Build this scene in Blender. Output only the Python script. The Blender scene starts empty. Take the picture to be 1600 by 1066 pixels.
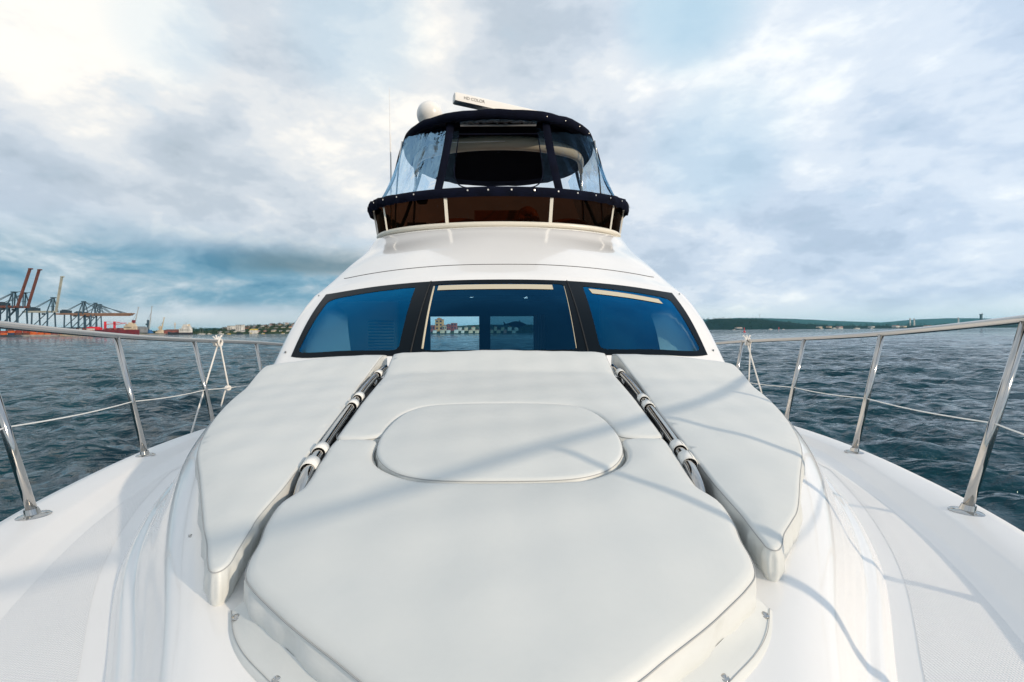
import bpy, bmesh, math, random
import numpy as np
from mathutils import Vector, Matrix
from mathutils.geometry import delaunay_2d_cdt
R = math.radians
PI = math.pi
Z0 = 3.0            # eye height above the water; boat coordinates are written relative to the eye
SC = bpy.context.scene
COL = SC.collection

# ------------------------------------------------------------------ camera
cam = bpy.data.objects.new('camera', bpy.data.cameras.new('camera'))
COL.objects.link(cam)
cam.data.lens = 16.0
cam.data.sensor_width = 36.0
cam.data.shift_x = 0.0125
cam.data.shift_y = -0.0100
cam.data.clip_start = 0.05
cam.data.clip_end = 40000
cam.location = (0, 0, Z0)
cam.rotation_euler = (R(90), R(0.42), 0)
SC.camera = cam
SC.view_settings.view_transform = 'Standard'
SC.view_settings.look = 'None'
SC.view_settings.exposure = 0.12
SC.view_settings.gamma = 1.0
SC.render.engine = 'CYCLES'
SC.cycles.max_bounces = 10
SC.cycles.transparent_max_bounces = 16
SC.cycles.caustics_reflective = False
SC.cycles.caustics_refractive = False
SC.cycles.use_denoising = True
SC.cycles.sample_clamp_indirect = 6.0

SUN_AZ = R(52)     # to the right of straight behind the camera
SUN_EL = R(18.5)
sd = Vector((math.sin(SUN_AZ)*math.cos(SUN_EL), -math.cos(SUN_AZ)*math.cos(SUN_EL), math.sin(SUN_EL)))

# ------------------------------------------------------------------ node helper
class NT:
    def __init__(s, tree):
        s.t = tree; s.n = tree.nodes; s.l = tree.links
    def new(s, typ, props=None, **ins):
        n = s.n.new(typ)
        for k, v in (props or {}).items(): setattr(n, k, v)
        for k, v in ins.items():
            key = k.replace('_', ' ')
            if key.startswith('i') and key[1:].isdigit(): key = int(key[1:])
            s.set(n.inputs[key], v)
        return n
    def set(s, sock, v):
        if isinstance(v, bpy.types.NodeSocket): s.l.new(v, sock)
        elif isinstance(v, bpy.types.Node): s.l.new(v.outputs[0], sock)
        else: sock.default_value = v
    def math(s, op, a, b=0.0, clamp=False):
        n = s.n.new('ShaderNodeMath'); n.operation = op; n.use_clamp = clamp
        s.set(n.inputs[0], a); s.set(n.inputs[1], b); return n.outputs[0]
    def noise(s, vec, scale, detail=4, rough=.5, dist=0.0):
        n = s.new('ShaderNodeTexNoise', None, Vector=vec, Scale=scale, Detail=detail, Roughness=rough, Distortion=dist)
        return n.outputs['Fac']
    def ramp(s, fac, stops, interp='LINEAR'):
        n = s.n.new('ShaderNodeValToRGB'); s.set(n.inputs[0], fac)
        n.color_ramp.interpolation = interp
        e = n.color_ramp.elements
        while len(e) < len(stops): e.new(.5)
        for i, (p, c) in enumerate(stops):
            e[i].position = p
            e[i].color = (c, c, c, 1) if isinstance(c, (int, float)) else (*c, 1)
        return n.outputs[0]
    def mix(s, fac, a, b, blend='MIX'):
        n = s.n.new('ShaderNodeMix'); n.data_type = 'RGBA'; n.blend_type = blend
        s.set(n.inputs['Factor'], fac)
        s.set(n.inputs[6], a if not isinstance(a, tuple) else (*a[:3], 1))
        s.set(n.inputs[7], b if not isinstance(b, tuple) else (*b[:3], 1))
        return n.outputs[2]
    def mapr(s, v, a, b, c=0.0, d=1.0, smooth=True):
        n = s.n.new('ShaderNodeMapRange'); n.interpolation_type = 'SMOOTHSTEP' if smooth else 'LINEAR'
        s.set(n.inputs[0], v)
        for i, q in enumerate((a, b, c, d)): n.inputs[i+1].default_value = q
        return n.outputs[0]

# ------------------------------------------------------------------ world: sky + broken cloud
w = bpy.data.worlds.new('World'); SC.world = w; w.use_nodes = True
W = NT(w.node_tree); W.n.clear()
sky = W.new('ShaderNodeTexSky', dict(sky_type='NISHITA', sun_disc=False, sun_elevation=SUN_EL, sun_rotation=PI-SUN_AZ,
                                     air_density=1.0, dust_density=1.0, ozone_density=1.5))
skyc = W.mix(1.0, sky.outputs[0], (0.13, 0.13, 0.13), 'MULTIPLY')
tc = W.new('ShaderNodeTexCoord')
sep = W.new('ShaderNodeSeparateXYZ', None, Vector=tc.outputs['Generated'])
dx, dy, dz = sep.outputs
zz = W.math('ADD', W.math('MAXIMUM', dz, 0.0), 0.42)
px = W.math('DIVIDE', dx, zz); py = W.math('DIVIDE', dy, zz)
cv = W.new('ShaderNodeCombineXYZ', None, X=px, Y=py, Z=W.math('MULTIPLY', dz, 1.6)).outputs[0]
n_big = W.noise(cv, 1.6, 9, .58, .12)
cv2 = W.new('ShaderNodeMapping', None, Vector=cv); cv2.inputs['Location'].default_value = (7.3, 2.1, 4.4)
n_mid = W.noise(cv2.outputs[0], 4.2, 10, .60, .10)
cv3 = W.new('ShaderNodeMapping', None, Vector=cv); cv3.inputs['Location'].default_value = (-3.3, 9.1, 1.4)
n_low = W.noise(cv3.outputs[0], 0.55, 4, .5, .2)
def lobe(x, y, rad, soft=1.0):
    """soft disc of sky round the direction seen at photo position (x, y)"""
    d = Vector(((x-780)/711.1, 1, (517-y)/711.1)).normalized()
    dp = W.new('ShaderNodeVectorMath', dict(operation='DOT_PRODUCT'), i0=tc.outputs['Generated'], i1=tuple(d)).outputs['Value']
    return W.mapr(dp, math.cos(R(rad)), math.cos(R(rad*.12)), 0, 1)
def addv(a, b, k): return W.math('ADD', a, W.math('MULTIPLY', b, k))
# brightness field
b = W.math('ADD', W.math('MULTIPLY', n_big, .95), W.math('MULTIPLY', n_mid, .72)); b = W.math('SUBTRACT', b, .330)
for (x, y, r_, k) in [(130, 40, 11, .20), (1400, 170, 13, .22), (1190, 130, 10, .05), (560, 300, 13, .02), (1560, 440, 8, .10), (990, 60, 7, .05),
                      (1330, 40, 20, -.07), (880, 90, 13, -.03), (330, 330, 16, -.02), (470, 395, 11, -.10), (1100, 330, 14, -.03)]:
    b = addv(b, lobe(x, y, r_), k)
# thick-cloud colours from shaded grey-mauve through pearl to sunlit white
cloud = W.ramp(b, [(.24, (.42, .51, .61)), (.40, (.53, .62, .73)), (.50, (.64, .72, .82)), (.60, (.78, .83, .89)), (.76, (1.04, 1.03, 1.00))], 'EASE')
warm = W.math('MULTIPLY', W.mapr(n_low, .40, .58), W.mapr(dx, .45, -.1, .10, .60))
cloud = W.mix(warm, cloud, (1.02, .97, .90), 'MULTIPLY')
# right-hand side of the sky is clearer and bluer
rightside = W.mapr(dx, -.1, .75)
cloud = W.mix(W.math('MULTIPLY', rightside, .55), cloud, (.86, .97, 1.10), 'MULTIPLY')
# blue gaps
gap = W.mapr(W.math('SUBTRACT', n_mid, W.math('MULTIPLY', n_big, .0)), .40, .30)
gap = W.math('MULTIPLY', gap, .12)
g2 = None
for (x, y, r_, k) in [(1080, 5, 8, .75), (560, 40, 9, .35), (1120, 235, 9, .35), (260, 40, 6, .3)]:
    q = W.math('MULTIPLY', lobe(x, y, r_), k); gap = W.math('MAXIMUM', gap, q)
gapc = W.mix(.75, skyc, (.58, .84, 1.0))
cloud = W.mix(gap, cloud, gapc)
# dark teal rain-cloud bank low on the left
n_bank = W.noise(cv2.outputs[0], 1.3, 6, .6, .4)
el = W.math('ADD', dz, W.math('MULTIPLY', W.math('SUBTRACT', n_bank, .5), .10))
az = W.math('DIVIDE', dx, W.math('MAXIMUM', dy, .01))
elb = W.math('MULTIPLY', W.mapr(el, .205, .120), W.mapr(el, .020, .055))
elb = W.math('MULTIPLY', elb, W.mapr(az, .1, -.30))
elb = W.math('MULTIPLY', elb, W.mapr(dy, -.2, .2))
n_b2 = W.noise(cv2.outputs[0], 3.1, 6, .6, .3)
bankc = W.ramp(n_b2, [(.34, (.085, .26, .40)), (.46, (.20, .39, .52)), (.56, (.40, .54, .63)), (.68, (.78, .84, .88))])
cloud = W.mix(W.math('MULTIPLY', elb, .95), cloud, bankc)
ele = W.math('ADD', W.math('DIVIDE', dz, W.math('MAXIMUM', dy, .01)), W.math('MULTIPLY', W.math('SUBTRACT', n_b2, .5), .05))
core = W.math('MULTIPLY', W.mapr(ele, .195, .150), W.mapr(ele, .115, .145))
core = W.math('MULTIPLY', W.math('MULTIPLY', core, W.math('MULTIPLY', W.mapr(az, -.70, -.46), W.mapr(az, .1, -.2))), W.mapr(dy, -.2, .2))
cloud = W.mix(W.math('MULTIPLY', core, .8), cloud, (.13, .22, .27))
# pale band along the horizon
hb = W.math('MULTIPLY', W.mapr(W.math('ADD', dz, W.math('MULTIPLY', W.math('SUBTRACT', n_b2, .5), .05)), .065, .015), .8)
hcol = W.mix(rightside, (.70, .755, .765), (.80, .90, .95))
cloud = W.mix(hb, cloud, hcol)
bg = W.new('ShaderNodeBackground', None, Color=cloud, Strength=0.95)
W.new('ShaderNodeOutputWorld', None, Surface=bg.outputs[0])

sun = bpy.data.objects.new('sun', bpy.data.lights.new('sun', 'SUN')); COL.objects.link(sun)
sun.data.energy = 2.85; sun.data.angle = R(1.2); sun.data.color = (1.0, .82, .62)
sun.rotation_euler = sd.to_track_quat('Z', 'Y').to_euler()
sun.location = (20, -20, 30)

# ------------------------------------------------------------------ materials
MATS = {}
def mat(name, col=(.5,.5,.5), rough=.5, metal=0.0, spec=.5, coat=0.0, ior=1.45, bump=None, vary=None):
    """bump=(scale, strength, distance); vary=(scale, amount)"""
    if name in MATS: return MATS[name]
    m = bpy.data.materials.new(name); m.use_nodes = True
    N = NT(m.node_tree); N.n.clear()
    p = N.new('ShaderNodeBsdfPrincipled')
    p.inputs['Base Color'].default_value = (*col, 1); p.inputs['Roughness'].default_value = rough
    p.inputs['Metallic'].default_value = metal; p.inputs['IOR'].default_value = ior
    p.inputs['Specular IOR Level'].default_value = spec; p.inputs['Coat Weight'].default_value = coat; p.inputs['Coat Roughness'].default_value = .03
    tcn = N.new('ShaderNodeTexCoord')
    if vary:
        nz = N.noise(tcn.outputs['Object'], vary[0], 5, .6)
        c = N.mix(N.mapr(nz, .3, .7), tuple(x*(1-vary[1]) for x in col), tuple(min(1, x*(1+vary[1])) for x in col))
        N.set(p.inputs['Base Color'], c)
    if bump:
        nz = N.noise(tcn.outputs['Object'], bump[0], 4, .6)
        bp = N.new('ShaderNodeBump', None, Height=nz, Strength=bump[1], Distance=bump[2])
        N.set(p.inputs['Normal'], bp.outputs[0])
    N.new('ShaderNodeOutputMaterial', None, Surface=p.outputs[0])
    m['p'] = 1
    MATS[name] = m
    return m
gel = mat('white_gelcoat', (.80, .795, .78), .16, coat=.6, vary=(1.3, .015))
gel_in = mat('cream_gelcoat', (.74, .70, .60), .3)
deckw = mat('deck_gelcoat', (.80, .795, .785), .38, vary=(.9, .02))
steel = mat('polished_steel', (.50, .485, .46), .09, 1.0, bump=(14, .04, .002))
navy = mat('navy_canvas', (.003, .0045, .013), .9, spec=.12, bump=(220, .5, .002), vary=(6, .3))
blackp = mat('black_frame', (.0025, .006, .010), .35, spec=.08)
rubber = mat('black_rubber', (.012, .012, .012), .6)
seam = mat('grey_seam', (.36, .37, .37), .7)
radarw = mat('radar_white', (.82, .80, .76), .3)
ropew = mat('white_rope', (.74, .72, .68), .85, bump=(160, .8, .004))
wirew = mat('white_lifeline', (.76, .76, .74), .35)
strapw = mat('white_strap', (.76, .76, .73), .6)
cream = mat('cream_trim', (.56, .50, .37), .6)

# nonskid: fine moulded ribs
m = bpy.data.materials.new('nonskid_deck'); m.use_nodes = True; N = NT(m.node_tree); N.n.clear()
tcn = N.new('ShaderNodeTexCoord')
mp = N.new('ShaderNodeMapping', None, Vector=tcn.outputs['Object']); mp.inputs['Rotation'].default_value = (0, 0, R(8))
wv = N.new('ShaderNodeTexWave', dict(wave_type='BANDS', bands_direction='X', wave_profile='SIN'), Vector=mp.outputs[0], Scale=42.0, Distortion=0.0)
wv2 = N.new('ShaderNodeTexWave', dict(wave_type='BANDS', bands_direction='Y', wave_profile='SIN'), Vector=mp.outputs[0], Scale=42.0, Distortion=0.0)
hh = N.math('MULTIPLY', wv.outputs['Fac'], N.math('ADD', N.math('MULTIPLY', wv2.outputs['Fac'], .6), .4))
bp = N.new('ShaderNodeBump', None, Height=hh, Strength=.55, Distance=.0025)
nzc = N.mix(N.mapr(N.noise(tcn.outputs['Object'], 1.5, 5, .6), .3, .7), (.775, .775, .77), (.81, .805, .795))
nzc = N.mix(N.math('MULTIPLY', N.math('SUBTRACT', 1.0, hh), .10), nzc, (.52, .54, .56))
p = N.new('ShaderNodeBsdfPrincipled', None, Base_Color=nzc, Roughness=.55, Normal=bp.outputs[0])
N.new('ShaderNodeOutputMaterial', None, Surface=p.outputs[0]); nonskid = m

# cushion vinyl
m = bpy.data.materials.new('white_vinyl'); m.use_nodes = True; N = NT(m.node_tree); N.n.clear()
tcn = N.new('ShaderNodeTexCoord')
nz1 = N.noise(tcn.outputs['Object'], 420, 3, .6); nz2 = N.noise(tcn.outputs['Object'], 3.0, 5, .6, .6)
b1 = N.new('ShaderNodeBump', None, Height=nz1, Strength=.12, Distance=.001)
b2 = N.new('ShaderNodeBump', None, Height=nz2, Strength=.16, Distance=.014, Normal=b1.outputs[0])
cc = N.mix(N.mapr(N.noise(tcn.outputs['Object'], 2.2, 6, .65), .3, .7), (.60, .62, .605), (.645, .66, .64))
p = N.new('ShaderNodeBsdfPrincipled', None, Base_Color=cc, Roughness=.48, Normal=b2.outputs[0])
N.new('ShaderNodeOutputMaterial', None, Surface=p.outputs[0]); vinyl = m

def glass(name, tint, gloss=(1,1,1), ior=1.5, rough=.01, wrinkle=None, boost=1.0):
    m = bpy.data.materials.new(name); m.use_nodes = True; N = NT(m.node_tree); N.n.clear()
    tr = N.new('ShaderNodeBsdfTransparent', None, Color=(*tint, 1))
    gl = N.new('ShaderNodeBsdfGlossy', None, Color=(*gloss, 1), Roughness=rough)
    fr = N.new('ShaderNodeFresnel', None, IOR=ior)
    if wrinkle:
        tcn = N.new('ShaderNodeTexCoord')
        mp = N.new('ShaderNodeMapping', None, Vector=tcn.outputs['Object']); mp.inputs['Scale'].default_value = (1, 1, .22)
        nz = N.noise(mp.outputs[0], wrinkle[0], 4, .5, 1.2)
        bpn = N.new('ShaderNodeBump', None, Height=nz, Strength=wrinkle[1], Distance=wrinkle[2])
        N.set(gl.inputs['Normal'], bpn.outputs[0]); N.set(fr.inputs['Normal'], bpn.outputs[0])
    f = N.math('MULTIPLY', fr.outputs[0], boost, True)
    mx = N.new('ShaderNodeMixShader', None, i0=f, i1=tr.outputs[0], i2=gl.outputs[0])
    N.new('ShaderNodeOutputMaterial', None, Surface=mx.outputs[0])
    return m
wglass = glass('blue_tinted_glass', (.50, .80, .92), (.06, .40, .85), 1.5, boost=1.3)
sglass = glass('blue_mirror_glass', (.55, .82, .95), (.02, .40, .92), 1.5, boost=2.3)
bglass = glass('brown_smoked_screen', (.032, .012, .006), (.4, .25, .15), 1.35, boost=.25)
vglass = glass('clear_vinyl', (.90, .94, .96), (.42, .72, 1.0), 1.40, .03, (3.2, 1.0, .07), .40)

# ------------------------------------------------------------------ mesh helpers
def empty(name, loc=(0,0,0), label=None, cat=None, group=None):
    o = bpy.data.objects.new(name, None); COL.objects.link(o); o.location = loc
    tag(o, label, cat, group); return o
def tag(o, label=None, cat=None, group=None, kind=None):
    if label: o['label'] = label
    if cat: o['category'] = cat
    if group: o['group'] = group
    if kind: o['kind'] = kind
    return o
class MB:
    def __init__(s): s.v = []; s.f = []; s.mi = []; s.cur = 0
    def add(s, vs, fs):
        o = len(s.v); s.v += [tuple(v) for v in vs]; s.f += [tuple(i+o for i in f) for f in fs]; s.mi += [s.cur]*len(fs); return s
    def box(s, c, d, rz=0.0, taper=1.0):
        cx, cy, cz = c; hx, hy, hz = d[0]/2, d[1]/2, d[2]/2
        vs = []
        for z, t in ((-hz, 1.0), (hz, taper)):
            for x, y in ((-hx,-hy),(hx,-hy),(hx,hy),(-hx,hy)):
                x *= t; y *= t
                vs.append((cx+x*math.cos(rz)-y*math.sin(rz), cy+x*math.sin(rz)+y*math.cos(rz), cz+z))
        return s.add(vs, [(3,2,1,0),(4,5,6,7),(0,1,5,4),(1,2,6,5),(2,3,7,6),(3,0,4,7)])
    def bar(s, a, b, wdt, hgt=None):
        """square bar between two points"""
        a = Vector(a); b = Vector(b); hgt = hgt or wdt
        d = (b-a).normalized(); up = Vector((0,0,1)) if abs(d.z) < .95 else Vector((0,1,0))
        x = d.cross(up).normalized(); y = x.cross(d).normalized()
        vs = []
        for p in (a, b):
            for sx, sy in ((-1,-1),(1,-1),(1,1),(-1,1)): vs.append(p + x*sx*wdt/2 + y*sy*hgt/2)
        return s.add(vs, [(3,2,1,0),(4,5,6,7),(0,1,5,4),(1,2,6,5),(2,3,7,6),(3,0,4,7)])
    def tube(s, pts, r, n=12, closed=False, flat=1.0, cap=True):
        pts = [Vector(p) for p in pts]; m = len(pts); rs = r if isinstance(r, (list, tuple)) else [r]*m
        prev = None; vs = []
        for i, p in enumerate(pts):
            a = pts[i-1] if (i > 0 or closed) else p; b_ = pts[(i+1) % m] if (i < m-1 or closed) else p
            d = (b_-a).normalized()
            if prev is None:
                up = Vector((0,0,1)) if abs(d.z) < .9 else Vector((1,0,0))
                x = d.cross(up).normalized()
            else:
                x = (prev - d*prev.dot(d)).normalized()
            prev = x; y = x.cross(d)
            for k in range(n):
                t = 2*PI*k/n
                vs.append(p + x*math.cos(t)*rs[i] + y*math.sin(t)*rs[i]*flat)
        fs = []
        for i in range(m if closed else m-1):
            j = (i+1) % m
            for k in range(n):
                q = (k+1) % n
                fs.append((i*n+k, j*n+k, j*n+q, i*n+q))
        if cap and not closed:
            fs.append(tuple(range(n))); fs.append(tuple((m-1)*n+k for k in reversed(range(n))))
        return s.add(vs, fs)
    def lathe(s, c, prof, n=24, axis='z'):
        vs = []
        for r, z in prof:
            for k in range(n):
                t = 2*PI*k/n
                vs.append((c[0]+r*math.cos(t), c[1]+r*math.sin(t), c[2]+z))
        fs = []
        for i in range(len(prof)-1):
            for k in range(n):
                q = (k+1) % n
                fs.append((i*n+k, i*n+q, (i+1)*n+q, (i+1)*n+k))
        fs.append(tuple(reversed(range(n)))); fs.append(tuple((len(prof)-1)*n+k for k in range(n)))
        return s.add(vs, fs)
    def grid(s, P, closed=False):
        """P: rows of points"""
        nr = len(P); nc = len(P[0]); vs = [p for r_ in P for p in r_]; fs = []
        for i in range(nr-1):
            for j in range(nc if closed else nc-1):
                q = (j+1) % nc
                fs.append((i*nc+j, i*nc+q, (i+1)*nc+q, (i+1)*nc+j))
        return s.add(vs, fs)
    def build(s, name, m, parent=None, smooth=False, loc=(0,0,0), dz=0.0, auto=None):
        me = bpy.data.meshes.new(name)
        me.from_pydata([(v[0]-loc[0], v[1]-loc[1], v[2]+dz-loc[2]) for v in s.v], [], s.f)
        ms = m if isinstance(m, (list, tuple)) else [m]
        for q in ms: me.materials.append(q)
        if len(ms) > 1: me.polygons.foreach_set('material_index', s.mi)
        me.update()
        if smooth: me.polygons.foreach_set('use_smooth', [True]*len(me.polygons))
        if auto is not None:
            me.polygons.foreach_set('use_smooth', [True]*len(me.polygons))
            me.set_sharp_from_angle(angle=R(auto))
        o = bpy.data.objects.new(name, me); COL.objects.link(o); o.location = loc
        if parent: o.parent = parent; o.location = tuple(loc[i] - (parent.location[i] if i < 3 else 0) for i in range(3))
        return o
def part(mb, name, m, parent, smooth=False, auto=None):
    """part in boat coordinates (z relative to the eye); parents all sit at the world origin unless given"""
    return mb.build(name, m, parent, smooth, dz=Z0, auto=auto)
def cr(P, n, closed=False):
    """Catmull-Rom through points, n steps per span"""
    P = [Vector(p) for p in P]; m = len(P); out = []
    for i in range(m if closed else m-1):
        if closed: a, b_, c, d = P[i-1], P[i], P[(i+1)%m], P[(i+2)%m]
        else:
            b_, c = P[i], P[i+1]
            a = P[i-1] if i > 0 else b_*2-c
            d = P[i+2] if i+2 < m else c*2-b_
        for k in range(n):
            t = k/n
            out.append(((b_*2)+(c-a)*t+(a*2-b_*5+c*4-d)*t*t+(b_*3-a-c*3+d)*t*t*t)*.5)
    if not closed: out.append(P[-1].copy())
    return out
def lerp1(x, tab):
    return float(np.interp(x, [t[0] for t in tab], [t[1] for t in tab]))
_cache = {}
def sm(x, tab, key):
    """smooth 1-D table lookup (Catmull-Rom pre-sampled)"""
    if key not in _cache:
        q = cr([(a, b_, 0) for a, b_ in tab], 12)
        xs = np.linspace(q[0].x, q[-1].x, 700); yv = np.interp(xs, [v.x for v in q], [v.y for v in q])
        g = np.exp(-.5*(np.arange(-30, 31)/12.0)**2); g /= g.sum()
        yp = np.concatenate([yv[0]-(yv[1:31][::-1]-yv[0]), yv, yv[-1]+(yv[-1]-yv[-31:-1][::-1])])
        _cache[key] = (xs, np.convolve(yp, g, 'valid'))
    return float(np.interp(x, *_cache[key]))

# ------------------------------------------------------------------ boat surfaces (z relative to the eye)
def Ttop(x, y): return -.5 + .132*(y-1.1) - .03*x*x          # top of the sun pads
def Splat(x, y): return Ttop(x, y) - .09                      # moulded plateau under them
def zE(y): return -.74 - .055*(min(y, 8)-1.7)                 # outer deck margin
EDGE = [(-.55, 0.0), (-.42, .30), (-.2, .58), (0, .76), (.4, 1.09), (.8, 1.40), (1.2, 1.67), (1.67, 1.925), (2.0, 2.085), (3.1, 2.475), (4.2, 2.70), (5.5, 2.80), (8, 2.85), (12.4, 2.75)]
BASE = [(-.3, .02), (0, .10), (.2, .25), (.5, .52), (.975, .85), (1.12, .98), (1.30, 1.12), (1.49, 1.262), (1.877, 1.50), (2.23, 1.69), (2.95, 2.03), (3.4, 2.19), (4.1, 2.27), (5.3, 2.30), (8.2, 2.30)]
WING = [(-.3, .01), (0, .05), (.4, .30), (.7, .50), (.95, .67), (1.1, .77), (1.29, .90), (1.76, 1.20), (2.2, 1.43), (2.8, 1.66), (3.3, 1.76)]
# --- deckhouse rows; 10 columns each
def trunk_row(y):
    B = sm(y, BASE, 'B'); Xp = min(sm(y, WING, 'W'), B-.06); zd = zE(y)-.05
    Rr = B-.075; zr = zE(y)-.008
    fade = min(1.0, max(0.0, (y+.3)/.8)); fade = fade*fade*(3-2*fade)
    def S(x): return zr + (Splat(x, y)-zr)*fade
    zp = S(Xp)
    row = [(0, y, S(0)), (Xp*.38, y, S(Xp*.38)), (Xp*.75, y, S(Xp*.75)), (Xp, y, zp)]
    for a, d in ((.25, .12), (.52, .42), (.78, .78), (1.0, 1.0)):
        row.append((Xp+(Rr-Xp)*a, y, zp+(zr-zp)*d))
    row.append((Rr+.036, y, zr-.012)); row.append((B, y, zd-.012))
    return row
ROWS = [trunk_row(y) for y in np.arange(-.3, 3.11, .05)]
ROWS.append([(0,3.35,-.315),(.62,3.35,-.325),(1.25,3.38,-.36),(1.74,3.42,-.42),(1.84,3.45,-.47),(2.0,3.45,-.60),(2.13,3.45,-.76),(2.17,3.45,-.845),(2.19,3.45,-.86),(2.21,3.45,-.895)])
ROWS.append([(0,3.53,-.255),(.62,3.56,-.262),(1.25,3.67,-.28),(1.84,3.88,-.32),(1.95,3.93,-.33),(2.08,3.9,-.52),(2.18,3.9,-.72),(2.22,3.9,-.86),(2.235,3.9,-.88),(2.25,3.9,-.92)])
iW0 = len(ROWS)
ROWS.append([(0,3.60,-.20),(.62,3.63,-.20),(1.25,3.76,-.205),(1.83,4.0,-.22),(1.985,4.12,-.19),(2.08,4.15,-.42),(2.19,4.15,-.68),(2.24,4.15,-.86),(2.25,4.15,-.89),(2.26,4.15,-.93)])
iW1 = len(ROWS)
ROWS.append([(0,4.50,.505),(.60,4.52,.495),(1.22,4.61,.455),(1.80,4.74,.385),(1.965,4.84,.375),(2.05,4.9,0),(2.17,4.9,-.5),(2.26,4.9,-.88),(2.27,4.9,-.93),(2.28,4.9,-.96)])
ROWS.append([(0,4.58,.565),(.60,4.60,.555),(1.22,4.69,.515),(1.78,4.85,.455),(1.95,4.97,.435),(2.05,5.0,.05),(2.17,5.0,-.48),(2.26,5.0,-.88),(2.27,5.0,-.93),(2.28,5.0,-.97)])
ROWS.append([(0,4.80,.70),(.60,4.82,.69),(1.2,4.92,.65),(1.68,5.1,.60),(1.925,5.25,.57),(2.03,5.3,.1),(2.18,5.3,-.45),(2.26,5.3,-.90),(2.27,5.3,-.95),(2.28,5.3,-.99)])
ROWS.append([(0,5.2,.955),(.60,5.22,.945),(1.2,5.32,.905),(1.62,5.46,.85),(1.88,5.70,.80),(2.0,5.75,.3),(2.16,5.8,-.4),(2.26,5.8,-.92),(2.27,5.8,-.97),(2.28,5.8,-1.0)])
ROWS.append([(0,5.6,1.20),(.60,5.64,1.185),(1.2,5.8,1.14),(1.62,6.02,1.10),(1.86,6.3,1.06),(1.98,6.3,.5),(2.14,6.3,-.3),(2.26,6.3,-.95),(2.27,6.3,-1.0),(2.28,6.3,-1.03)])
ROWS.append([(0,5.93,1.36),(.60,5.98,1.355),(1.2,6.16,1.35),(1.62,6.45,1.35),(1.86,6.9,1.36),(1.96,6.9,.7),(2.12,6.9,-.3),(2.26,6.9,-.98),(2.27,6.9,-1.02),(2.28,6.9,-1.05)])
ROWS.append([(0,6.6,1.37),(.60,6.65,1.37),(1.2,6.8,1.37),(1.62,7.1,1.37),(1.90,7.4,1.37),(1.98,7.4,.7),(2.12,7.4,-.3),(2.26,7.4,-1.0),(2.27,7.4,-1.04),(2.28,7.4,-1.07)])
ROWS.append([(0,8.2,1.38),(.60,8.2,1.38),(1.2,8.2,1.38),(1.62,8.2,1.38),(1.94,8.2,1.38),(2.0,8.2,.7),(2.12,8.2,-.3),(2.26,8.2,-1.0),(2.27,8.2,-1.05),(2.28,8.2,-1.08)])
NU = 10
def herm(P, n):
    P = [Vector(p) for p in P]; m = len(P); d = [max(1e-5, (P[i+1]-P[i]).length) for i in range(m-1)]; T = []
    for i in range(m):
        if i == 0: T.append((P[1]-P[0])/d[0])
        elif i == m-1: T.append((P[-1]-P[-2])/d[-1])
        else: T.append(((P[i]-P[i-1])/d[i-1]*d[i] + (P[i+1]-P[i])/d[i]*d[i-1])/(d[i]+d[i-1]))
    T[0] = Vector((T[0].length, 0, 0)); out = []
    for i in range(m-1):
        for k in range(n):
            t = k/n; t2 = t*t; t3 = t2*t
            out.append(P[i]*(2*t3-3*t2+1)+T[i]*d[i]*(t3-2*t2+t)+P[i+1]*(3*t2-2*t3)+T[i+1]*d[i]*(t3-t2))
    out.append(P[-1]); return out
def expand_cols(row, n=4):
    row = list(row[:7]) + [tuple(Vector(row[6]).lerp(Vector(row[7]), .65))] + list(row[7:])
    q = herm(row, n)                      # right half, centre to base
    left = [Vector((-p.x, p.y, p.z)) for p in reversed(q[1:])]
    return left + q
def cr_rows(rows, n):
    out = []; idx = []
    m = len(rows)
    for i in range(m-1):
        idx.append(len(out))
        b_, c = rows[i], rows[i+1]
        a = rows[i-1] if i else [p*2-q for p, q in zip(b_, c)]
        d = rows[i+2] if i+2 < m else [q*2-p for p, q in zip(b_, c)]
        # straight spans at the windshield itself keep its edges crisp
        for k in range(n):
            t = k/n
            if i == iW0: out.append([p.lerp(q, t) + Vector((0, -.03, .03))*math.sin(PI*t) for p, q in zip(b_, c)]); continue
            if i in (iW0-1, iW1): out.append([p.lerp(q, t) for p, q in zip(b_, c)]); continue
            out.append([(q2*2+(q3-q1)*t+(q1*2-q2*5+q3*4-q4)*t*t+(q2*3-q1-q3*3+q4)*t*t*t)*.5 for q1, q2, q3, q4 in zip(a, b_, c, d)])
    idx.append(len(out)); out.append(rows[-1])
    return out, idx
NC = 8; NR = 4
fine = [expand_cols(r_, NC) for r_ in ROWS]
SURF, RI = cr_rows(fine, NR)
ncol = len(SURF[0]); mid = ncol//2
cw = NC*3                                # windshield corner column offset from the middle
def wpatch(s_, t_, off=0.0):
    """windshield surface: s -1..1 across, t 0..1 up; off = outward along its normal"""
    def ev(s_, t_):
        u = mid + s_*cw; i = int(min(max(math.floor(u), mid-cw), mid+cw-1)); fu = u-i
        r0, r1 = SURF[RI[iW0]], SURF[RI[iW1]]
        p = r0[i].lerp(r0[i+1], fu); q = r1[i].lerp(r1[i+1], fu)
        return p.lerp(q, t_) + Vector((0, -.03, .03))*math.sin(PI*t_)
    p = ev(s_, t_)
    if off:
        e = .02; a = ev(min(s_+e, 1), t_)-ev(max(s_-e, -1), t_); b_ = ev(s_, min(t_+e, 1))-ev(s_, max(t_-e, 0))
        n = a.cross(b_).normalized(); p = p + n*off
    return p

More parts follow.
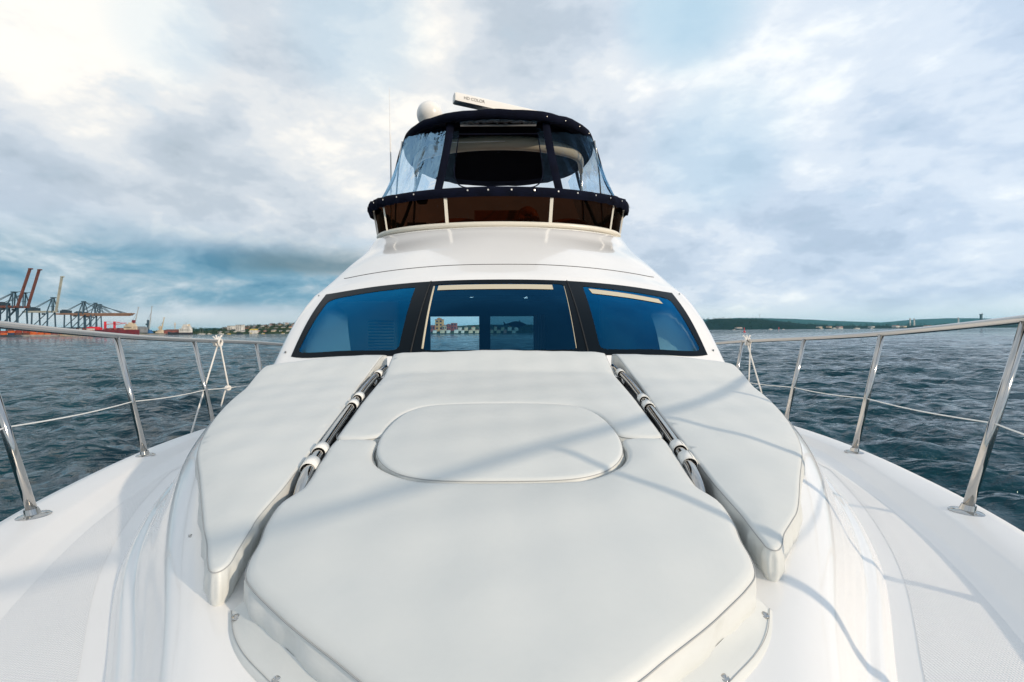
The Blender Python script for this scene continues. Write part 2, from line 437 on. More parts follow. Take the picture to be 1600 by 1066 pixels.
def inside(pt, poly):
    x, y = pt; c = False; n = len(poly)
    for i in range(n):
        x1, y1 = poly[i]; x2, y2 = poly[i-1]
        if (y1 > y) != (y2 > y) and x < (x2-x1)*(y-y1)/(y2-y1)+x1: c = not c
    return c
def round_poly(P, r, n=6):
    """rounded polygon; r one radius or one per corner"""
    out = []; m = len(P)
    for i in range(m):
        p = Vector(P[i]); a = Vector(P[i-1]); b_ = Vector(P[(i+1)%m]); rr = r[i] if isinstance(r, (list, tuple)) else r
        da = (a-p); db = (b_-p); ra = min(rr, da.length*.45, db.length*.45)
        if ra < 1e-6: out.append(p); continue
        q0 = p+da.normalized()*ra; q1 = p+db.normalized()*ra
        for k in range(n+1):
            t = k/n; out.append(q0*(1-t)**2 + p*2*t*(1-t) + q1*t*t)
    return out
def cdt(loops, grid_pts=()):
    vs = []; es = []
    for L in loops:
        o = len(vs); vs += [Vector((p[0], p[1])) for p in L]; es += [(o+i, o+(i+1)%len(L)) for i in range(len(L))]
    vs += [Vector(p) for p in grid_pts]
    r_ = delaunay_2d_cdt(vs, es, [], 0, 1e-6)
    return r_[0], r_[2]

# ================================================================== THE YACHT
yacht = empty('motor_yacht', (0,0,0), 'white motor yacht seen from its foredeck, with wraparound windshield and covered flybridge', 'yacht')

# deckhouse shell (trunk, cabin sides, roof) with the windshield left open
mb = MB(); vs = [p for r_ in SURF for p in r_]; fs = []
for i in range(len(SURF)-1):
    for j in range(ncol-1):
        if RI[iW0] <= i < RI[iW1] and mid-cw <= j < mid+cw: continue
        fs.append((i*ncol+j, i*ncol+j+1, (i+1)*ncol+j+1, (i+1)*ncol+j))
mb.add(vs, fs)
house = part(mb, 'deckhouse', gel, yacht, smooth=True)
# brow seam
q = [Vector(p) for p in SURF[RI[iW1+2]]][mid-3*NC-2:mid+3*NC+3]
part(MB().tube([p+Vector((0,-.002,.001)) for p in q], .0035, 6), 'moulding_seam', rubber, house, True)
# screws along the windshield surround
sc_ = MB()
for s_ in (-1, 1):
    for t_ in (.02, .36, .72, .98):
        a = SURF[RI[iW0]][mid+s_*(cw+NC//2)].lerp(SURF[RI[iW1]][mid+s_*(cw+NC//2)], t_)
        part(MB().lathe((a.x, a.y-.01, a.z), [(.008, -.008), (.008, .006), (.004, .010)], 8), 'screw_head', steel, house)

# side decks: hull edge -> margin -> slope -> non-skid -> house
def deck_rows(yy):
    E = sm(yy, EDGE, 'E'); B = sm(yy, BASE, 'B') if yy < 8.2 else 2.28
    z = zE(yy); B2 = max(0.0, B-.25)
    k = min(1.0, max(.05, (E-B)/.5)) if E > B else .05
    return [(E, yy, z-.02), (E-.012, yy, z-.002), (max(E-.05*k, B), yy, z), (max(E-.19*k, B), yy, z-.001), (max(E-.215*k, B), yy, z-.009), (max(E-.275*k, B), yy, z-.043), (max(E-.30*k, B), yy, z-.05), (B2, yy, z-.052)]
ys = list(np.arange(-.54, 12.41, .07))
for sgn in (-1, 1):
    rows = []
    for yy in ys:
        rows.append([(sgn*p[0], p[1], p[2]) for p in deck_rows(yy)])
    mb = MB().grid(rows if sgn < 0 else [list(reversed(r_)) for r_ in rows])
    dk = part(mb, 'side_deck', deckw, yacht, True)
    # moulded non-skid panel with rounded forward outline
    rows = []
    for yy in np.arange(.55, 7.9, .05):
        E = sm(yy, EDGE, 'E'); B = sm(yy, BASE, 'B'); z = zE(yy)-.05+.003
        x0 = B+.05; x1 = E-.34
        if x1-x0 < .03: continue
        rows.append([(sgn*(x0+(x1-x0)*k/6), yy, z-(.0028 if k in (0, 6) else 0)) for k in range(7)])
    part(MB().grid(rows if sgn > 0 else [list(reversed(r_)) for r_ in rows]), 'nonskid_panel', nonskid, dk, True)
    # hull side, flared, down to the water
    rows = []
    for yy in ys:
        E = sm(yy, EDGE, 'E'); z = zE(yy)-.02; k = min(1, max(0, (yy+.55)/6)); wl = E*(.25+.68*k**.8)
        ysh = .9*(1-k)**2
        rows.append([(sgn*E, yy, z), (sgn*(E+.02), yy, z-.05), (sgn*(E+.02), yy+ysh*.05, z-.12), (sgn*(E*.97), yy+ysh*.2, z-.5), (sgn*(E*.6+wl*.4), yy+ysh*.5, z-1.2), (sgn*wl, yy+ysh, -3.05), (sgn*wl*.8, yy+ysh, -3.7)])
    part(MB().grid(rows), 'hull_side', gel, yacht, True)
mb = MB().box((0, 12.42, -2.1), (5.5, .08, 2.0)); part(mb, 'transom', gel, yacht)
mb = MB().box((0, 10.3, -1.62), (5.2, 4.1, .05)); part(mb, 'cockpit_floor', deckw, yacht)
mb = MB()
mb.box((0, 10.1, 1.31), (4.2, 3.9, .12)); part(mb, 'flybridge_overhang', gel, yacht, auto=30)
for sgn in (-1, 1): part(MB().box((sgn*2.3, 10.3, -1.2), (.12, 4.2, .8)), 'cockpit_bulwark', gel, yacht)

# ---- windshield: opaque black border with three clear panes
def wst(x, y):
    """photo-measured outline -> windshield (s, t)"""
    best = None
    rx, rz = (x-780)/711.1, (517-y)/711.1
    s_, t_ = max(-1, min(1, rx*2.1)), .5
    for _ in range(30):
        p = wpatch(s_, t_); e = .01
        ps = (wpatch(s_+e if s_ < 0 else s_-e, t_)-p)/(e if s_ < 0 else -e); pt = (wpatch(s_, t_+e if t_ < .5 else t_-e)-p)/(e if t_ < .5 else -e)
        fx = p.x-rx*p.y; fz = p.z-rz*p.y
        a, b_, c, d = ps.x-rx*ps.y, pt.x-rx*pt.y, ps.z-rz*ps.y, pt.z-rz*pt.y
        det = a*d-b_*c
        s_ = max(-1, min(1, s_-(fx*d-fz*b_)/det)); t_ = max(0, min(1, t_-(a*fz-c*fx)/det))
    return (s_, t_)
PANES = [
  [(-.965, .06), (-.440, .055), (-.448, .905), (-.940, .86)],
  [(-.338, .055), (.338, .055), (.352, .93), (-.352, .93)],
  [(.440, .055), (.965, .06), (.940, .86), (.448, .905)],
]
pl = []
for i, P in enumerate(PANES):
    rr = [.04, .05, .02, .09] if i == 0 else ([.03, .03, .05, .05] if i == 1 else [.05, .04, .09, .02])
    L = round_poly(P, rr, 5)
    pl.append([tuple(p) for p in L])
def densify(L, h=.03):
    out = []
    for i in range(len(L)):
        a = Vector(L[i]); b_ = Vector(L[(i+1)%len(L)]); n = max(1, int((b_-a).length/h))
        for k in range(n): out.append(tuple(a.lerp(b_, k/n)))
    return out
pld = [densify(L) for L in pl]
outer = densify([(-1, 0), (1, 0), (1, 1), (-1, 1)], .04)
gp = [(x, y) for x in np.arange(-.96, .97, .04) for y in np.arange(.06, .97, .08)]
V2, F2 = cdt([outer]+pld, gp)
wsh = empty('windshield', (0,0,0)); wsh.parent = yacht
fr = MB(); pn = [MB() for _ in pl]
P3 = [wpatch(v[0], v[1], .003) for v in V2]; P3g = [wpatch(v[0], v[1], .0) for v in V2]
ff = []; pf = [[] for _ in pl]
for f in F2:
    c = (sum(V2[i][0] for i in f)/3, sum(V2[i][1] for i in f)/3)
    hit = [k for k, L in enumerate(pld) if inside(c, L)]
    if hit: pf[hit[0]].append(f)
    else: ff.append(f)
def compact(mb, P, F):
    used = sorted({i for f in F for i in f}); mp = {u: k for k, u in enumerate(used)}
    mb.add([P[u] for u in used], [tuple(mp[i] for i in f) for f in F]); return mb
part(compact(fr, P3, ff), 'windshield_frame', blackp, wsh, True)
for k in range(3): part(compact(pn[k], P3g, pf[k]), 'glass_pane', wglass if k == 1 else sglass, wsh, True)
# joints between the three panels, cream strips and beads laid on the outer face
for s_ in (-1, 1):
    q = [wpatch(s_*(.383-.010*t_), t_, .006) for t_ in np.linspace(0, 1, 10)]
    part(MB().tube(q, .006, 6), 'panel_joint', rubber, wsh, True)
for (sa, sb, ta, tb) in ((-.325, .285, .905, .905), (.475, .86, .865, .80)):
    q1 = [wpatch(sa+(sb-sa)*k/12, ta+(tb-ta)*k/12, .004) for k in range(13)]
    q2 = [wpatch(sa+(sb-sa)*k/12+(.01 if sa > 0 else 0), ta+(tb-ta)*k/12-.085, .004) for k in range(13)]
    if sa > -.5: part(MB().grid([q1, q2]), 'cream_strip', cream, wsh, True)
for s_ in (-1, 1):
    q1 = [wpatch(s_*(.336+.012*k/8), .07+.82*k/8, .003) for k in range(9)]
    part(MB().tube(q1, .003 if s_ > 0 else .009, 6), 'glazing_bead', cream, wsh, True)
part(MB().box((-.02, 3.60, -.18), (.16, .012, .018)), 'vent_strip', cream, wsh)

inm = mat('pillar_lining', (.80, .74, .60), .6)
for s_ in (-1, 1):
    q1 = [wpatch(s_*.99, k/8, -.05) for k in range(9)]; q2 = [wpatch(s_*(.90-.10*(1-k/8)*(1.9 if s_ < 0 else .8)), k/8*.93, -.24) for k in range(9)]
    part(MB().grid([q1, q2]), 'pillar_lining', inm, wsh, True)
# ---- saloon behind the glass
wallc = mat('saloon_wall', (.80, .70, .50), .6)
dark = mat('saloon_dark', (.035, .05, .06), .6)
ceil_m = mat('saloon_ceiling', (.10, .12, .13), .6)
inn = empty('saloon', (0,0,0)); inn.parent = yacht
part(MB().box((0, 6.2, -1.25), (3.5, 4.0, .05)), 'saloon_floor', mat('saloon_floor', (.12, .07, .04), .5), inn)
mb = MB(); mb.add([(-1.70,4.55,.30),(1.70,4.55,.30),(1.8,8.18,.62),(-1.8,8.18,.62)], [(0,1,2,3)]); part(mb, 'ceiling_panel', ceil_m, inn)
for s_, mm in ((-1, wallc), (1, wallc)):
    mb = MB().add([(s_*1.76, 3.95, -1.2), (s_*1.80, 8.15, -1.2), (s_*1.80, 8.15, .9), (s_*1.72, 4.9, .34), (s_*1.74, 4.2, -.1)], [(0,1,2,3,4)])
    part(mb, 'side_wall', mm, inn)
dash = []
for k in range(-10, 11):
    x = k*.17; a = wpatch(max(-1, min(1, x/1.83)), .0)
    dash.append((x*.97, a.y+.05, a.z-.03))
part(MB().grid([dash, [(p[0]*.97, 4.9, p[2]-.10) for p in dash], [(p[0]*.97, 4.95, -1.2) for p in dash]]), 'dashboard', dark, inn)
# aft bulkhead with a doorway and a dark glazed panel
mb = MB()
def panel(mb, x0, x1, z0, z1, y=8.2, t=.06): mb.box(((x0+x1)/2, y, (z0+z1)/2), (x1-x0, t, z1-z0))
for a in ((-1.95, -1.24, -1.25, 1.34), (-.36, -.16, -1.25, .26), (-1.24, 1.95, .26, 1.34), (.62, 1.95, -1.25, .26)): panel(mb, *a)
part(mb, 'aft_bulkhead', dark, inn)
g = MB().add([(-.16,8.2,-1.25),(.62,8.2,-1.25),(.62,8.2,.26),(-.16,8.2,.26)], [(0,1,2,3)])
gpn = part(g, 'door_glass', glass('smoked_door_glass', (.10, .20, .24), (.4, .6, .7), 1.45), inn)
# the fish picture on the glass
fish = [(-.36,.10),(-.30,.035),(-.24,.045),(-.14,.08),(-.05,.095),(.02,.085),(.02,.13),(.06,.08),(.13,.05),(.20,.015),(.13,-.02),(.04,-.045),(.01,-.09),(-.03,-.05),(-.14,-.035),(-.24,.005),(-.30,.01),(-.37,-.05),(-.335,.02)]
V, F = cdt([[(x*.75, z*.75) for x, z in fish]])
F = [f for f in F if inside((sum(V[i][0] for i in f)/3, sum(V[i][1] for i in f)/3), [(x*.75, z*.75) for x, z in fish])]
part(MB().add([(.34+v[0], 8.17, .10+v[1]) for v in V], F), 'fish_picture', mat('fish_ink', (.01, .02, .03), .4), gpn)
curt = mat('curtain', (.30, .30, .28), .8)
for cx in (.62, .72):
    part(MB().grid([[(cx+.012*k, 8.05+.02*math.sin(k*1.5), z) for k in range(8)] for z in (-1.2, .28)]), 'curtain', curt, inn, True)
for (x, y) in ((-.42, 7.0), (.42, 7.0), (.36, 6.2)):
    lm = MATS.get('downlight')
    if not lm:
        lm = mat('downlight'); pp = lm.node_tree.nodes['Principled BSDF']; pp.inputs['Emission Color'].default_value = (.85, .95, 1, 1); pp.inputs['Emission Strength'].default_value = 7
    zc = .30+(y-4.55)/(8.18-4.55)*.32
    part(MB().lathe((x, y, zc-.012), [(.035, 0), (.035, .01)], 12), 'ceiling_light', lm, inn)
# louvre blind on the left
mb = MB()
for k in range(16): mb.box((-1.40, 5.4, -.42+k*.036), (.30, .02, .016), R(28))
part(mb, 'louvre_blind', mat('blind', (.55, .55, .50), .6), inn)
part(MB().box((-.95, 5.6, -.75), (.9, .5, .75), R(12)), 'helm_console', dark, inn, auto=30)

# ---- flybridge
fly = empty('flybridge', (0,0,0)); fly.parent = yacht
def arc(hw, y0, dpt, z, t, dz=0):      # wraparound plan curve, t in degrees; straight aft beyond 90
    a = abs(t); s_ = -1 if t < 0 else 1
    if a <= 90: return Vector((s_*hw*math.sin(R(a)), y0+dpt*(1-math.cos(R(a))), z))
    return Vector((s_*hw*(1-.002*(a-90)), y0+dpt+(a-90)*.045, z))
TT = list(range(-130, 131, 4))
BOT = lambda t, o=0.0: arc(1.80+o, 5.95-o, .95, 1.40, t)
TOP = lambda t, o=0.0: arc(1.87+o, 5.93-o, 1.0, 1.80, t)
part(MB().tube([BOT(t)+Vector((0,0,-.005)) for t in TT], .035, 10), 'coaming_lip', gel_in, fly, True)
sw = part(MB().grid([[BOT(t) for t in TT], [BOT(t).lerp(TOP(t), .5) for t in TT], [TOP(t) for t in TT]]), 'wind_screen', bglass, fly, True)
for t, wd in ((-22, .042), (22, .042), (-60, .022), (60, .022), (-84, .02), (84, .02)):
    a, b_ = BOT(t, .012), TOP(t, .012)
    part(MB().bar(a, b_, wd, .012), 'screen_mullion', gel_in, sw)
# canvas skirt over the top of the screen
def frill(t, k): return .008*math.sin(t*.9+k)+.006*math.sin(t*2.3)
rows = []
for (k, o, z) in ((0, .030, -.055), (1, .048, -.02), (2, .046, .03), (3, .020, .075), (4, -.01, .085), (5, -.03, .05)):
    rr = []
    for t in range(-130, 131, 2):
        ex = max(0, (abs(t)-45)/45); ex = min(1, ex)
        p = TOP(t, o+.03*ex+(frill(t, k) if abs(t) > 40 else 0)); p.z += z*(1+.45*ex) + (.012*math.sin(t*.5+k)*ex)
        rr.append(p)
    rows.append(rr)
skirt = part(MB().grid(rows), 'canvas_skirt', navy, fly, True)
snapm = mat('snap_stud', (.75, .73, .68), .35, .3)
for t in (-86, -78, -66, -56, -46, -36, -12, -4, 5, 14, 24, 33, 43, 53, 64, 76, 85):
    p = TOP(t, .054+.03*min(1, max(0, (abs(t)-45)/45))); d = Vector((p.x, (p.y-7.0)*1.0, 0)).normalized()
    s_ = MB()
    s_.tube([p+Vector((0,0,.022)), p+Vector((0,0,.022))+d*.008], .011, 10)
    part(s_, 'snap_stud', snapm, skirt)
# clear vinyl enclosure, leaning in to the canopy
VB = lambda t, o=0.0: arc(1.84+o, 5.97-o, 1.0, 1.85, t)
VT = lambda t, o=0.0: arc(1.52+o, 6.42-o, .95, 3.0, t)
def vp(t, k, o=0.0):
    p = VB(t, o).lerp(VT(t, o), k); sag = -.05*math.sin(PI*k)*(1 if abs(t) > 30 else .3)
    d = Vector((p.x, p.y-7.2, 0)).normalized(); wr = .022*math.sin(t*.55+k*5)*math.sin(PI*k) if abs(t) > 30 else 0
    return p+d*(sag+wr)
ST = 26
for s_ in (-1, 1):
    rows = [[vp(s_*t, k/14) for t in range(ST, 131, 2)] for k in range(15)]
    part(MB().grid(rows), 'clear_side_curtain', vglass, fly, True)
# front curtain with an open, round-cornered window
def fv(u, v): return vp(u*ST, v)
outerl = densify([(-1,0),(1,0),(1,1),(-1,1)], .1)
hole = densify([tuple(p) for p in round_poly([(-.78,.03),(.78,.03),(.80,.93),(-.80,.93)], [.34,.34,.03,.03], 10)], .1)
V, F = cdt([outerl, hole], [(x, y) for x in np.arange(-.9,.95,.1) for y in np.arange(.1,.95,.1)])
F = [f for f in F if not inside((sum(V[i][0] for i in f)/3, sum(V[i][1] for i in f)/3), hole)]
fc = part(compact(MB(), [fv(v[0], v[1]) for v in V], F), 'clear_front_curtain', vglass, fly, True)
part(MB().tube([fv(x, y)+Vector((0,-.006,0)) for x, y in hole if y < .9], .008, 6), 'window_zip', navy, fc, True)
part(MB().tube([fv(u, .955)+Vector((0, -.03+.01*math.sin(u*23), .008*math.sin(u*31))) for u in np.linspace(-.78,.78,40)], [.038+.008*math.sin(k*1.7) for k in range(40)], 10), 'rolled_window', glass('rolled_vinyl', (.12,.20,.32), (.8,.9,1.0), 1.6, .08, (22, 1.0, .02), 1.8), fc, True)
part(MB().bar(fv(-.78,.905)+Vector((0,-.03,0)), fv(.78,.905)+Vector((0,-.03,0)), .014, .02), 'batten', mat('grey_batten', (.12, .12, .12), .4), fc)
for s_ in (-1, 1):
    q = [vp(s_*ST, k/10, .012) for k in range(-0, 11)]
    a = [p+Vector((-.055, .01*0, 0)) for p in q]; b_ = [p+Vector((.055, 0, 0)) for p in q]
    part(MB().grid([a, [p+Vector((0,-.02,0)) for p in q], b_]), 'canvas_seam', navy, fly, True)
    q = [vp(s_*86, k/10, .012) for k in range(11)]
    part(MB().tube(q, .022, 8), 'canvas_seam', navy, fly, True)
    q = [vp(s_*116, k/10, .012) for k in range(11)]
    part(MB().tube(q, .03, 8), 'canvas_seam', navy, fly, True)
# canopy
def can(t, k, z, o=0.0):               # superelliptic plan, centre (0,7.8)
    c, s_ = math.cos(R(t)), math.sin(R(t))
    x = (1.56+o)*k*math.copysign(abs(c)**.86, c); y = 7.78+(1.47+o)*k*math.copysign(abs(s_)**.90, s_)
    return Vector((x, y, z))
rows = []
tt = range(0, 360, 5)
for k, z, o in ((.90, 2.99, 0), (1.0, 2.945, .0), (1.0, 2.94, .012), (1.0, 3.02, .03), (1.0, 3.07, .01), (.95, 3.105, 0), (.8, 3.135, 0), (.5, 3.165, 0), (.02, 3.175, 0)):
    rows.append([can(t, k, z+(.006*math.sin(t*.31)+.004*math.sin(t*.77) if k == 1.0 else 0), o) for t in tt])
cnp = part(MB().grid(rows, True), 'canopy', navy, fly, True)
rows = [[can(t, k, z) for t in tt] for k, z in ((.96, 2.985), (.7, 3.02), (.4, 3.04), (.02, 3.05))]
part(MB().grid(rows, True), 'canopy_lining', mat('lining', (.003, .003, .005), 1.0, spec=.02), cnp, True)
for k, t in enumerate((292, 304, 316, 328, 340)):
    p = can(t, 1.0, 3.00, .03)
    part(MB().lathe((p.x, p.y, p.z), [(.006, -.005), (.006, .005)], 8), 'snap_stud', snapm, cnp)
# radar arch beam under the canopy with legs
q = cr([(-1.46, 8.05, 2.80), (-1.28, 7.38, 2.82), (-.75, 6.97, 2.825), (0, 6.84, 2.825), (.75, 6.97, 2.825), (1.28, 7.38, 2.82), (1.46, 8.05, 2.80)], 8)
ra = part(MB().tube(q, [.035+.05*min(1, 3.2*min(k, len(q)-1-k)/len(q)) for k in range(len(q))], 14, flat=1.25), 'radar_arch', mat('arch_gelcoat', (.34, .30, .23), .45), fly, True)
for s_ in (-1, 1): part(MB().tube([(s_*1.46, 8.05, 2.80), (s_*1.60, 8.6, 2.1), (s_*1.75, 9.0, 1.42)], .022, 8), 'arch_leg', steel, ra, True)
for x in (-.80, .80): part(MB().lathe((x, 6.84, 2.80), [(.018, -.012), (.022, 0), (.012, .02)], 10), 'arch_fitting', steel, ra)
part(MB().tube([(-.78, 6.76, 2.80), (-.3, 6.72, 2.79), (.1, 6.72, 2.80)], .004, 6), 'arch_cord', wirew, ra, True)
for s_ in (-1, 1):
    part(MB().tube(cr([(s_*1.75, 7.6, 1.4), (s_*1.6, 7.2, 2.4), (s_*1.50, 7.1, 2.96)], 4), .014, 8), 'canopy_pole', steel, fly, True)
# helm and seats behind the smoked screen
brown = mat('tan_upholstery', (.50, .20, .08), .6)
part(MB().box((.10, 6.75, 1.56), (.9, .35, .36)), 'fly_console', brown, fly, auto=30)
for x, wd in ((-.75, .5), (.85, .9), (-1.3, .3)):
    part(MB().box((x, 7.4, 1.55), (wd, .4, .34)), 'fly_seat', brown if x > 0 else dark, fly, auto=30)
seatm = mat('orange_tan_leather', (.75, .26, .07), .5)
for (x0, x1, y0, z0) in ((-.95, -.25, 6.9, 1.50), (.28, .55, 6.62, 1.60), (.75, 1.35, 6.95, 1.50)):
    part(MB().tube(cr([(x0, y0, z0-.1), (x0+.05, y0, z0+.08), ((x0+x1)/2, y0-.04, z0+.13), (x1-.05, y0, z0+.08), (x1, y0, z0-.1)], 5), .07, 10), 'seat_back', seatm, fly, True)
part(MB().lathe((-1.10, 6.55, 1.84), [(.07, 0), (.085, .04), (.07, .09), (.03, .12), (.002, .125)], 14), 'compass', rubber, fly, True)
part(MB().box((0, 8.9, 1.6), (3.2, .25, .5)), 'aft_bench', gel_in, fly, auto=30)

# open-array radar, satellite dome, whip aerial
rd = empty('radar', (0,0,0)); rd.parent = yacht
part(MB().lathe((-.10, 6.85, 3.14), [(.15, 0), (.15, .05), (.11, .09), (.10, .14), (.07, .15)], 20), 'radar_pedestal', radarw, rd, True)
a0 = Vector((-.63, 6.52, 3.345)); a1 = Vector((.62, 7.05, 3.32)); dd = (a1-a0).normalized(); nn = dd.cross(Vector((0,0,1))).normalized()
sec = [(-.055,-.062),(-.055,.040),(-.040,.062),(.0,.072),(.05,.06),(.085,0),(.08,-.062)]
mb = MB(); rows = []
for k, (s_, g_) in enumerate(((-.004, .6), (.0, .9), (.02, 1.0), (.5, 1.0), (.98, 1.0), (1.0, .9), (1.004, .6))):
    c = a0.lerp(a1, s_); rows.append([c - nn*(-1)*x*g_*-1 + Vector((0,0,z*g_)) for x, z in sec])
rows2 = []
for k, r_ in enumerate(rows): rows2.append(r_)
mb.grid(rows2, True); mb.add(rows2[0], [tuple(range(7))]); mb.add(rows2[-1], [tuple(reversed(range(7)))])
rbar = part(mb, 'radar_antenna', radarw, rd, auto=35)
fnt = bpy.data.curves.new('lettering', 'FONT'); fnt.body = 'HD COLOR'; fnt.size = .062; fnt.extrude = .0006; fnt.align_x = 'LEFT'
to = bpy.data.objects.new('t', fnt); COL.objects.link(to); bpy.context.view_layer.update()
me = bpy.data.meshes.new_from_object(to); bpy.data.objects.remove(to)
fo = nn if nn.y < 0 else -nn
ang = math.atan2(dd.y, dd.x)
me.transform(Matrix.Translation(a0 + dd*.125 + fo*.0565 + Vector((0,0,Z0-.022))) @ Matrix.Rotation(ang, 4, 'Z') @ Matrix.Rotation(R(90), 4, 'X'))
me.materials.append(mat('lettering_black', (.02, .02, .02), .5)); lt = bpy.data.objects.new('lettering', me); COL.objects.link(lt); lt.parent = rd
dm = MB().lathe((-1.13, 7.5, 3.01), [(.10, 0), (.10, .2), (.17, .27), (.205, .34)] + [(.212*math.cos(R(a)), .55+.212*math.sin(R(a))) for a in range(-50, 90, 10)] + [(.002, .762)], 32)
part(dm, 'satellite_dome', radarw, yacht, True)
part(MB().tube([(-1.77, 7.5, 1.4), (-1.775, 7.5, 2.7), (-1.78, 7.5, 3.25), (-1.785, 7.5, 3.255), (-1.79, 7.5, 4.02)], [.014, .012, .010, .006, .003], 8), 'whip_aerial', radarw, yacht, True)

# ---- bow rail: top tube, stanchions with flanges, lifeline
RAILR = [(0, -.55, .16), (.55, -.38, .155), (.98, .05, .14), (1.38, .60, .12), (1.78, 1.20, .075), (2.19, 1.88, .035), (2.51, 2.97, -.035), (2.70, 4.0, -.085), (2.74, 5.1, -.135), (2.75, 6.2, -.20), (2.76, 8.2, -.28)]
LIFE = .40
def midpt(b_, t_): return Vector(b_).lerp(Vector(t_), 1-LIFE*1.05)
for s_ in (-1, 1):
    q = cr([(s_*p[0], p[1], p[2]+(.014 if s_ < 0 else .006)) for p in RAILR], 10)
    part(MB().tube(q, .0185, 16), 'bow_rail', steel, yacht, True)
    posts = [((1.12, .62), (1.44, .68, .115)), ((1.52, 1.14), (1.80, 1.235, .072)), ((1.905, 1.86), (2.20, 1.90, .033)), ((2.335, 3.00), (2.513, 2.99, -.036)), ((2.50, 4.0), (2.695, 4.02, -.087)), ((2.58, 5.1), (2.735, 5.12, -.137)), ((2.60, 6.6), (2.745, 6.6, -.21))]
    mids = []
    for (bx, by), tp in posts:
        b_ = Vector((s_*bx, by, zE(by)-.002)); t_ = Vector((s_*tp[0], tp[1], tp[2]))
        st = part(MB().tube([b_, b_.lerp(t_, .5), t_], .0175, 14), 'stanchion', steel, yacht, True)
        f = MB()
        prof = [(.048, 0), (.052, .004), (.048, .008), (.024, .014), (.021, .035)]
        n0 = len(f.v); f.lathe((0, 0, 0), prof, 20)
        f.v = [(v[0]*1.0+b_.x+ (t_-b_).normalized().x*v[2], v[1]*1.15+b_.y, v[2]+b_.z-.002) for v in f.v]
        for a in (40, 140, 270): f.lathe((b_.x+.037*math.cos(R(a)), b_.y+.042*math.sin(R(a)), b_.z+.005), [(.006, 0), (.006, .005), (.002, .006)], 8)
        part(f, 'base_flange', steel, st, auto=40)
        mids.append(b_.lerp(t_, .46))
    life = []
    for i in range(len(mids)-1):
        a, b_ = mids[i], mids[i+1]
        for k in range(6): life.append(a.lerp(b_, k/6)-Vector((0,0,.012*math.sin(PI*k/6))))
    life.append(mids[-1])
    part(MB().tube(life, .0034, 8), 'lifeline', wirew, yacht, True)

# ---- grab rails in the gaps between the pads
for s_ in (-1, 1):
    pts = [(.80, 3.20), (.785, 2.75), (.735, 2.25), (.69, 1.85), (.655, 1.60), (.630, 1.47)]
    q = [(s_*x, y, Ttop(x, y)-.012) for x, y in pts] + [(s_*.617, 1.40, Ttop(.6, 1.4)-.035), (s_*.61, 1.355, Ttop(.6, 1.35)-.085)]
    q = cr(q, 6)
    gr = part(MB().tube(q, [.019]*(len(q)-6)+[.020, .021, .022, .022, .021, .018], 14), 'grab_rail', steel, yacht, True)
    for x, y in ((.79, 2.9), (.70, 1.95)):
        part(MB().tube([(s_*x, y, Splat(x, y)-.01), (s_*x, y, Ttop(x, y)-.02)], .012, 10), 'rail_post', steel, gr, True)
    # flat dark strip laid on the plateau under the rail
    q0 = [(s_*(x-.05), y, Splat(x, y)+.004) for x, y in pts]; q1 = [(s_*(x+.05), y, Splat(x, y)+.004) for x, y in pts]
    part(MB().grid([q0, q1] if s_ < 0 else [q1, q0]), 'dark_rail_strip', mat('dark_strip', (.03, .035, .045), .35), yacht)

# small deck fittings: snap bases for the pads
for (x, y) in ((-.885, 1.30), (.870, 1.34), (1.045, 1.60)):
    o = MB(); z = Splat(x, y)+.0
    o.lathe((x, y, z-.004), [(.009, 0), (.009, .004), (.005, .008), (.005, .012), (.002, .013)], 14)
    o.tube([(x-.002, y, z+.006), (x+.010, y-.010, z+.003)], .003, 6)
    part(o, 'pad_eyelet', steel, yacht, True)

